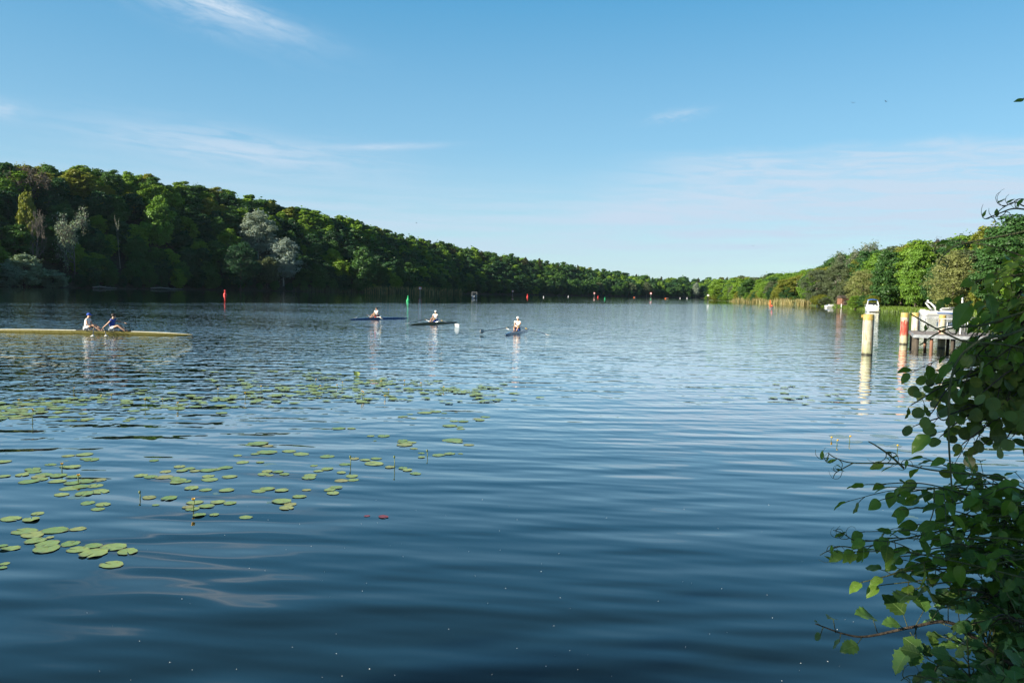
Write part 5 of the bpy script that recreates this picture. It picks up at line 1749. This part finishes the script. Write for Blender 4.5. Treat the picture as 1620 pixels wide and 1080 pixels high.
# drifting fluff
V, Fq = [], []
for k in range(110):
    px, py = rp.uniform(100, 1400), rp.uniform(790, 1078)
    p = W(px, py); r_ = rp.uniform(.0025, .006)
    a = rp.uniform(0, 6)
    q = len(V)
    V += [(p.x + math.cos(a) * r_, p.y + math.sin(a) * r_, .004), (p.x - math.sin(a) * r_, p.y + math.cos(a) * r_, .004), (p.x - math.cos(a) * r_ * .7, p.y - math.sin(a) * r_ * .7, .006), (p.x + math.sin(a) * r_, p.y - math.cos(a) * r_, .005), ]
    Fq.append((q, q + 1, q + 2, q + 3))
tag(link('floating_fluff', np_mesh('floating_fluff', V, Fq), M['cloth_white']), 'specks of pale fluff drifting on the dark near water', 'fluff', kind='stuff')

# ------------------------------------------------------------------ overhanging shrubs and climbers, close to the camera
M['aspen'] = leaf_mat('aspen_leaf', (0.135, 0.19, 0.046), (0.16, 0.21, 0.075), 0.45, 0.42, 6.0)
M['vine'] = leaf_mat('climber_leaf', (0.14, 0.25, 0.036), (0.14, 0.20, 0.055), 0.5, 0.34, 6.0)
M['poplar'] = leaf_mat('poplar_leaf', (0.085, 0.175, 0.040), (0.065, 0.10, 0.055), 0.28, 0.38, 5.0)
M['maple'] = leaf_mat('undergrowth_leaf', (0.095, 0.19, 0.040), (0.05, 0.09, 0.045), 0.28, 0.45, 6.0)
M['twig'] = bark_mat('twig_bark', (0.045, 0.032, 0.024), (0.10, 0.075, 0.05), 30.0)
M['twig_green'] = bark_mat('green_stem', (0.06, 0.075, 0.025), (0.14, 0.15, 0.06), 30.0)


def leaf_shape(kind, rg_):
    """verts (x along the midrib, unit length), faces, uv"""
    n = 18
    fold = rg_.uniform(.05, .30); bend = rg_.uniform(-.05, .45); tw = rg_.uniform(-.35, .35); wav = rg_.uniform(.0, .035); ph = rg_.uniform(0, 6)
    V, UV, Fq = [], [], []
    for i in range(n + 1):
        u = i / n
        if kind == 'round':
            wd = 0.49 * math.sqrt(max(0, 1 - (2 * u - 1) ** 2)) ** 0.9
            if 0 < i < n: wd *= 1 + (0.055 if i % 2 else -0.035)
        elif kind == 'heart':
            wd = 0.36 * (math.sin(math.pi * min(1, u) ** 0.62)) ** 0.85
        elif kind == 'lance':
            wd = 0.22 * (math.sin(math.pi * min(1, u) ** 0.75))
        elif kind == 'tooth':
            wd = 0.42 * (math.sin(math.pi * min(1, u) ** 0.72)) ** 0.8
            if 0 < i < n: wd *= 1 + (0.16 if i % 3 == 0 else -0.06)
        else:                                              # lobed
            wd = 0.46 * (math.sin(math.pi * min(1, u) ** 0.8)) ** 0.6 * (0.72 + 0.30 * abs(math.cos(u * 8.5)))
            if 0 < i < n: wd *= 1 + (0.07 if i % 2 else -0.05)
        for j in (-2, -1, 0, 1, 2):
            v = j / 2.0
            y = v * wd
            x = u + (0.0 if kind not in ('heart', 'tooth', 'lobe') else -0.10 * abs(v) * (1 - u) ** 3)
            z = fold * abs(y) - bend * u * u * .5 + wav * math.sin(u * 14 + ph + j) * abs(v)
            a = tw * u
            V.append((x, y * math.cos(a) - z * math.sin(a), y * math.sin(a) + z * math.cos(a))); UV.append((u, y))
    for i in range(n):
        for j in range(4):
            q = i * 5 + j
            Fq.append((q, q + 5, q + 6, q + 1))
    return np.array(V), np.array(Fq), np.array(UV)


rl_ = random.Random(77)
SHAPES = {k: [leaf_shape(k, rl_) for _ in range(8)] for k in ('round', 'heart', 'lance', 'tooth', 'lobe')}


class Plant:
    def __init__(s, seed):
        s.rg = random.Random(seed)
        s.V, s.F, s.T, s.U, s.off = [], [], [], [], 0
        s.st = MB(); s.gst = MB()

    def leaf(s, p, d, nrm, size, kind, tone=None):
        V, Fq, U = s.rg.choice(SHAPES[kind])
        d = Vector(d).normalized(); nrm = Vector(nrm)
        nrm = (nrm - d * nrm.dot(d))
        nrm = nrm.normalized() if nrm.length > 1e-4 else d.orthogonal().normalized()
        y = nrm.cross(d)
        Mx = np.array([tuple(d), tuple(y), tuple(nrm)])
        s.V.append((V * size) @ Mx + np.array(tuple(p))); s.F.append(Fq + s.off); s.U.append(U)
        s.T.append(np.full(len(Fq), s.rg.gauss(.5, .28) if tone is None else tone)); s.off += len(V)

    def petiole_leaf(s, p, out, size, kind, droop=0.35, pet=0.6):
        """a stalk leaving the stem at p towards out, a leaf at its end, hanging a little"""
        rg_ = s.rg
        out = Vector(out).normalized()
        L = size * pet * rg_.uniform(.6, 1.3)
        e = p + out * L + Vector((0, 0, -droop * L * .4))
        s.gst.tube([p, p.lerp(e, .5) + Vector((0, 0, .06 * L)), e], [.0016, .0013, .0011], 4)
        d = (out + Vector((rg_.gauss(0, .35), rg_.gauss(0, .35), -droop + rg_.gauss(0, .3)))).normalized()
        nrm = Vector((rg_.gauss(0, .55), rg_.gauss(0, .55) - 0.25, 1.0))
        if kind == 'round': nrm = Vector((rg_.gauss(0, .6), -0.9 + rg_.gauss(0, .5), 0.5 + rg_.gauss(0, .5)))
        s.leaf(e, d, nrm, size, kind)

    def branch(s, pts, r0__, r1, kind, size, gap, green=False, start=0.15, droop=0.35, pet=0.6, tipsize=0.6, spread=1.0, pair=False):
        pts = catmull(pts, 8)
        n = len(pts)
        (s.gst if green else s.st).tube(pts, [r0__ + (r1 - r0__) * i / (n - 1) for i in range(n)], 6)
        acc, side = 0.0, 1
        tot = sum((pts[i + 1] - pts[i]).length for i in range(n - 1)); run = 0
        for i in range(n - 1):
            seg = (pts[i + 1] - pts[i]); L = seg.length; run += L; acc += L
            f = run / tot
            if f < start: acc = min(acc, gap); continue
            while acc > gap:
                acc -= gap * s.rg.uniform(.7, 1.4)
                tg = seg.normalized()
                sd = tg.cross(Vector((0, 0, 1)))
                sd = sd.normalized() if sd.length > 1e-3 else Vector((1, 0, 0))
                a = s.rg.uniform(-.9, .9)
                for q in ((1, -1) if pair else (side,)):
                    o_ = (tg * .55 + (sd * math.cos(a) + Vector((0, 0, 1)) * math.sin(a) * .7) * q * spread).normalized()
                    s.petiole_leaf(pts[i], o_, size * s.rg.uniform(.7, 1.2) * (1 - (1 - tipsize) * f), kind, droop, pet)
                side = -side
        tg = (pts[-1] - pts[-2]).normalized()
        s.petiole_leaf(pts[-1], tg, size * tipsize, kind, droop, .3)

    def tendril(s, pts, r=.0016, curls=3, leafy=True):
        pts = catmull(pts, 8)
        s.gst.tube(pts, [r * 1.6 - r * .9 * i / (len(pts) - 1) for i in range(len(pts))], 5)
        for k in range(curls):
            p = pts[int(len(pts) * s.rg.uniform(.35, 1)) - 1]
            a = s.rg.uniform(0, 6.28); q = [p]
            L = s.rg.uniform(.03, .07); d = Vector((math.cos(a), s.rg.uniform(-.3, .3), math.sin(a)))
            for j in range(9):
                d.rotate(Matrix.Rotation(.5 * s.rg.choice((1, 1, .4)), 3, 'Y'))
                q.append(q[-1] + d * L / 7)
            s.gst.tube(q, [r * .8 - r * .06 * j for j in range(len(q))], 4)
            if leafy and s.rg.random() < .8:
                s.leaf(q[4], d, (0, -.4, 1), s.rg.uniform(.014, .03), 'lance')

    def build(s, name, mat, label, cat, group=None, loc=(0, 0, 0)):
        loc = Vector(loc)
        root = empty(name, loc)
        off = np.array(tuple(loc))
        k = len(s.st.f)
        s.st.add(s.gst.v, s.gst.f, smooth=True)
        s.st.v = [tuple(Vector(v) - loc) for v in s.st.v]
        so = s.st.build('stem', [M['twig'], M['twig_green']], root)
        so.data.polygons.foreach_set('material_index', np.array([0] * k + [1] * (len(s.st.f) - k), dtype=np.int32))
        if s.V:
            link('foliage', np_mesh('foliage', np.concatenate(s.V) - off, np.concatenate(s.F), tone=np.clip(np.concatenate(s.T), 0, 1), uv=np.concatenate(s.U), smooth=True), mat, root)
        tag(root, label, cat, group)
        return root


def spray(pl, tips, origin, kind, size, gap, rad=(.006, .002), jitter=.10, green=False, droop=.35, sag=.05, subs=2, **kw):
    for tip in tips:
        px, py, dp = tip[:3]
        e = P(px, py, dp)
        o_ = Vector(origin) + Vector((pl.rg.uniform(-.08, .08), pl.rg.uniform(-.2, .2), pl.rg.uniform(-jitter, jitter)))
        m1 = o_.lerp(e, .4) + Vector((pl.rg.gauss(0, .03), pl.rg.gauss(0, .06), sag * 1.4 + pl.rg.gauss(0, .03)))
        m2 = o_.lerp(e, .75) + Vector((pl.rg.gauss(0, .02), pl.rg.gauss(0, .04), sag + pl.rg.gauss(0, .02)))
        pl.branch([o_, m1, m2, e], rad[0], rad[1], kind, size, gap, green, droop=droop, **kw)
        for k in range(subs):
            a = m1.lerp(m2, pl.rg.uniform(0, 1))
            b_ = a + (e - o_).normalized() * pl.rg.uniform(.10, .24) + Vector((pl.rg.gauss(0, .06), pl.rg.gauss(0, .12), pl.rg.gauss(-.03, .09)))
            pl.branch([a, a.lerp(b_, .5) + Vector((0, 0, .015)), b_], rad[0] * .45, rad[1] * .7, kind, size * .95, gap, green, droop=droop, **kw)


# 1 young aspen with round toothed leaves
pl = Plant(1)
org = P(1720, 610, 3.3)
pl.branch([P(1770, 1180, 3.3), P(1745, 850, 3.3), org, P(1700, 380, 3.2)], .022, .008, 'round', .06, .2, start=.6)
spray(pl, [(1442, 640, 3.0), (1450, 672, 3.0), (1472, 655, 2.9), (1488, 690, 3.0), (1500, 640, 3.1), (1525, 700, 2.9), (1550, 668, 3.0), (1460, 612, 3.1), (1480, 585, 3.2), (1518, 600, 3.0),
           (1555, 620, 2.8), (1585, 640, 2.9), (1602, 690, 2.8), (1622, 660, 2.8), (1570, 590, 3.0), (1610, 590, 2.9), (1540, 640, 3.2), (1510, 560, 3.2), (1555, 560, 3.1), (1600, 550, 3.0), (1585, 705, 2.9)],
      org, 'round', .052, .050, droop=.75, sag=.05, subs=2, pet=.7, start=.08, tipsize=.85)
pl.build('aspen_sapling', M['aspen'], 'young aspen with round toothed leaves hanging at the right edge of the photo', 'shrub', loc=P(1770, 1180, 3.3))

# 2 broad-leaved climber above it
pl = Plant(2)
org = P(1720, 470, 3.0)
pl.branch([P(1800, 1150, 3.1), P(1770, 800, 3.0), org, P(1690, 330, 2.9)], .016, .006, 'heart', .08, .2, start=.5)
spray(pl, [(1562, 500, 2.9), (1578, 462, 2.9), (1586, 434, 2.8), (1608, 420, 2.8), (1626, 414, 2.7), (1571, 522, 3.0), (1596, 492, 2.8), (1544, 534, 3.0), (1526, 562, 3.0), (1586, 536, 2.9), (1616, 472, 2.7),
           (1636, 442, 2.6), (1631, 522, 2.7), (1611, 526, 2.8), (1506, 596, 3.1), (1556, 581, 2.9), (1594, 566, 2.8), (1631, 551, 2.7), (1646, 492, 2.6), (1526, 606, 2.9), (1571, 551, 3.2), (1601, 522, 3.1), (1636, 586, 3.0), (1606, 616, 3.1)],
      org, 'heart', .064, .060, rad=(.005, .0018), droop=.5, sag=.06, subs=2, pet=.5, start=.08, tipsize=.75)
G_ = pl.gst
pl.tendril([P(1700, 340, 2.6), P(1620, 366, 2.6), P(1560, 378, 2.6), P(1515, 388, 2.6), P(1493, 404, 2.6), P(1484, 418, 2.6)], .0026, 3)
pl.tendril([P(1690, 470, 2.7), P(1600, 500, 2.7), P(1555, 514, 2.7), P(1505, 519, 2.7), P(1480, 529, 2.7), P(1455, 546, 2.7)], .0032, 2)
pl.tendril([P(1680, 560, 2.7), P(1580, 544, 2.7), P(1530, 541, 2.7), P(1490, 524, 2.7), P(1455, 505, 2.7), P(1440, 496, 2.7)], .0028, 1)
pl.tendril([P(1690, 490, 2.5), P(1600, 528, 2.5), P(1556, 536, 2.5), P(1518, 566, 2.5), P(1503, 612, 2.5), P(1501, 690, 2.5), P(1505, 760, 2.5), P(1509, 830, 2.5)], .0034, 1)
for px, py, sz, dx, dz in ((1556, 462, .08, .2, -1), (1530, 478, .09, -.3, -.9), (1508, 735, .06, .3, -.9), (1470, 690, .075, -1, -.3), (1520, 718, .08, .3, -1), (1500, 575, .06, -.6, -.5)):
    pl.petiole_leaf(P(px + 6, py - 3, 2.62), Vector((dx, -.1, dz)), sz, 'heart', .3, .3)
# dark sprig crossing the sky
pl.tendril([P(1690, 338, 2.3), P(1640, 334, 2.3), P(1605, 330, 2.3), P(1580, 338, 2.3), P(1560, 346, 2.3)], .0020, 6)
pl.tendril([P(1660, 322, 2.3), P(1625, 327, 2.3), P(1606, 320, 2.3), P(1588, 328, 2.3), P(1576, 338, 2.3)], .0016, 5)
pl.tendril([P(1690, 330, 2.9), P(1712, 240, 2.6), P(1675, 165, 2.3), P(1640, 148, 2.2), P(1617, 157, 2.2)], .0018, 3)
pl.leaf(P(1620, 157, 2.2), (-1, 0, -.3), (0, -1, .5), .03, 'lance')
pl.build('climbing_vine', M['vine'], 'broad-leaved climber with long arching shoots against the jetty and sky', 'climber', loc=P(1800, 1150, 3.1))

# 3 pointed-leaved climber reaching over the water in the middle
pl = Plant(3)
org = P(1720, 850, 2.7)
pl.branch([P(1790, 1200, 2.8), P(1740, 960, 2.7), org], .010, .006, 'heart', .07, .2, start=.7)
spray(pl, [(1395, 790, 2.5), (1372, 766, 2.5), (1412, 770, 2.5), (1430, 805, 2.5), (1455, 785, 2.6), (1480, 772, 2.6), (1500, 800, 2.5), (1520, 772, 2.6), (1545, 790, 2.5), (1470, 805, 2.6), (1510, 815, 2.5),
           (1585, 800, 2.6), (1610, 815, 2.5), (1560, 820, 2.6), (1530, 840, 2.6), (1580, 840, 2.5)],
      org, 'heart', .068, .072, rad=(.004, .0014), green=True, droop=.45, sag=.05, subs=2, pet=.6, start=.10, tipsize=.7)
spray(pl, [(1352, 868, 2.4), (1365, 920, 2.4), (1395, 925, 2.4), (1340, 872, 2.4), (1420, 880, 2.4), (1405, 850, 2.4), (1440, 900, 2.5), (1462, 870, 2.5), (1480, 905, 2.5), (1500, 860, 2.5), (1450, 930, 2.4), (1520, 890, 2.5)],
      P(1690, 900, 2.6), 'heart', .066, .070, rad=(.0045, .0014), green=True, droop=.55, sag=.04, subs=1, pet=.6, start=.12, tipsize=.7)
pl.tendril([P(1560, 752, 2.5), P(1480, 744, 2.5), P(1418, 733, 2.5), P(1350, 732, 2.5), P(1322, 724, 2.5), P(1310, 716, 2.5)], .0019, 6)
pl.tendril([P(1350, 732, 2.5), P(1335, 740, 2.5), P(1322, 748, 2.5), P(1318, 756, 2.5)], .0014, 3)
pl.tendril([P(1430, 740, 2.5), P(1408, 720, 2.5), P(1388, 706, 2.5), P(1374, 698, 2.5)], .0024, 4)
pl.tendril([P(1420, 850, 2.4), P(1360, 856, 2.4), P(1333, 843, 2.4), P(1318, 838, 2.4)], .0015, 4)
pl.tendril([P(1360, 868, 2.4), P(1330, 864, 2.4), P(1308, 872, 2.4), P(1297, 878, 2.4)], .0015, 4)
pl.tendril([P(1478, 770, 2.4), P(1476, 810, 2.4), P(1462, 840, 2.4), P(1445, 855, 2.4)], .0015, 2)
pl.build('trailing_climber', M['vine'], 'trailing climber with pointed leaves and curling tendrils reaching out over the water', 'climber', loc=P(1790, 1200, 2.8))

# 4 poplar twig with coarse dark leaves, lowest on the right
pl = Plant(4)
tw = [P(1760, 1120, 2.4), P(1640, 1075, 2.4), P(1560, 1022, 2.4), P(1502, 984, 2.4), P(1440, 992, 2.4), P(1372, 1006, 2.4), P(1335, 1002, 2.4), P(1290, 986, 2.4)]
pl.branch(tw, .008, .0018, 'tooth', .001, 9.0)
for px, py, ox, oy, sz in ((1388, 1000, -8, -24, .07), (1436, 992, -8, -24, .075), (1448, 990, 14, -26, .08), (1430, 994, -10, -8, .05), (1452, 988, -14, 40, .085), (1448, 992, 4, 38, .055), (1365, 1006, -10, 14, .055), (1330, 1002, -2, 12, .035),
                           (1322, 1000, -4, -22, .04), (1300, 990, -6, -4, .02), (1302, 992, -4, 12, .03), (1470, 986, 20, -30, .09), (1500, 984, 0, -30, .085), (1495, 985, -20, -36, .08), (1520, 996, -6, -40, .09), (1545, 1012, 16, -40, .08),
                           (1455, 930, -20, 10, .08), (1480, 925, -28, -4, .075), (1440, 1000, 10, 16, .04)):
    a = P(px, py, 2.4); b_ = P(px + ox, py + oy, 2.38 + pl.rg.uniform(-.06, .06))
    pl.gst.tube([a, a.lerp(b_, .5), b_], [.0016, .0013, .0012], 4)
    d = (b_ - a).normalized() + Vector((pl.rg.gauss(-.5, .4), pl.rg.gauss(0, .3), pl.rg.gauss(-.1, .2)))
    pl.leaf(b_, d, (pl.rg.gauss(0, .5), -.5 + pl.rg.gauss(0, .4), 1), sz, 'tooth')
spray(pl, [(1470, 900, 2.5), (1500, 930, 2.4), (1545, 950, 2.4), (1520, 880, 2.5), (1560, 900, 2.4), (1600, 930, 2.4), (1580, 860, 2.5), (1540, 985, 2.3), (1590, 985, 2.3)], P(1700, 1040, 2.6), 'tooth', .075, .065, droop=.35, subs=2, start=.10)
pl.build('poplar_shoot', M['poplar'], 'poplar shoot with coarsely toothed dark leaves stretching left near the bottom right', 'shrub', loc=tw[0])

# 5 dense undergrowth in the corner
pl = Plant(5)
org = P(1640, 1260, 2.4)
spray(pl, [(1490, 1075, 2.2), (1505, 1040, 2.2), (1530, 1010, 2.3), (1545, 975, 2.4), (1560, 1050, 2.1), (1580, 1020, 2.2), (1600, 985, 2.3), (1612, 940, 2.4), (1590, 930, 2.5), (1570, 890, 2.6), (1600, 870, 2.6),
           (1615, 1040, 2.0), (1590, 1070, 2.0), (1540, 1075, 2.1), (1475, 1078, 2.3), (1520, 1065, 2.3), (1560, 940, 2.5), (1618, 890, 2.5), (1612, 840, 2.7), (1575, 1000, 2.5), (1605, 1010, 2.6), (1550, 1020, 2.6), (1585, 960, 2.7)],
      org, 'lobe', .07, .05, rad=(.005, .0016), green=True, droop=.3, sag=.02, subs=3, pet=.6, start=.12, tipsize=.7)
pl.tendril([P(1530, 1076, 2.0), P(1470, 1072, 2.0), P(1440, 1068, 2.0), P(1425, 1076, 2.0)], .0016, 5)
pl.build('undergrowth_bush', M['maple'], 'dense lobed-leaved undergrowth filling the bottom right corner', 'bush', loc=org)
# inner thicket behind them
pl = Plant(6)
spray(pl, [(1690, 420, 3.2), (1740, 470, 3.4), (1790, 520, 3.3), (1700, 560, 3.4), (1760, 620, 3.5), (1820, 690, 3.4), (1700, 700, 3.3), (1780, 760, 3.3), (1850, 800, 3.5), (1720, 840, 3.2), (1800, 900, 3.2), (1880, 930, 3.4), (1710, 960, 3.0), (1780, 1010, 3.0), (1860, 1050, 3.2)],
      P(1860, 1080, 3.7), 'heart', .07, .06, rad=(.008, .002), droop=.4, sag=.05, subs=4, pet=.5, start=.1, tipsize=.8, jitter=.6)
org = P(1860, 960, 3.9)
spray(pl, [(1600, 490, 3.5), (1600, 530, 3.5), (1590, 570, 3.6), (1610, 600, 3.5), (1610, 560, 3.6), (1570, 600, 3.6), (1625, 470, 3.4),
           (1560, 830, 3.4), (1590, 840, 3.4), (1610, 820, 3.4), (1570, 870, 3.3), (1600, 900, 3.3), (1560, 930, 3.3), (1610, 960, 3.2), (1590, 1010, 3.2), (1550, 980, 3.3), (1540, 860, 3.4), (1620, 1040, 3.2), (1570, 1050, 3.2)],
      org, 'heart', .07, .060, rad=(.008, .002), droop=.4, sag=.05, subs=3, pet=.5, start=.12, tipsize=.8, jitter=.9)
pl.build('thicket', M['maple'], 'dark leafy thicket behind the aspen and the climbers at the right edge', 'bush', loc=org)

# trees of the near bank, beside and behind the photographer: they shade the shrubs and the near water
for k, (x, y, H, Rr, lab) in enumerate(((-13.5, -6.2, 17, 3.9, 'full broadleaf tree on the near bank, left of the photographer'), (-22.0, -10.8, 20, 4.6, 'tall broadleaf tree on the near bank, farthest left behind the photographer'))):
    place_tree('broadleaf_tree', 'airy', 'mid', (x, y, 1.2), H, Rr, rg, None, lab, None)
#@@PART5
# ------------------------------------------------------------------ the slight evening haze over the lake
m, t, out = new_mat('evening_haze')
vol = t.n('ShaderNodeVolumePrincipled', Color=(0.62, 0.80, 1.0, 1), Density=HAZE, Anisotropy=0.2)
t.nt.links.new(vol.outputs[0], out.inputs['Volume'])
hz = MB().add([(x, y, z) for z in (-2.5, 150) for y in (-70, 2200) for x in (-1500, 1500)], [(0, 2, 3, 1), (4, 5, 7, 6), (0, 1, 5, 4), (2, 6, 7, 3), (0, 4, 6, 2), (1, 3, 7, 5)]).build('haze', m)
tag(hz, 'faint pale evening haze over the whole lake and its banks', 'haze', kind='stuff')
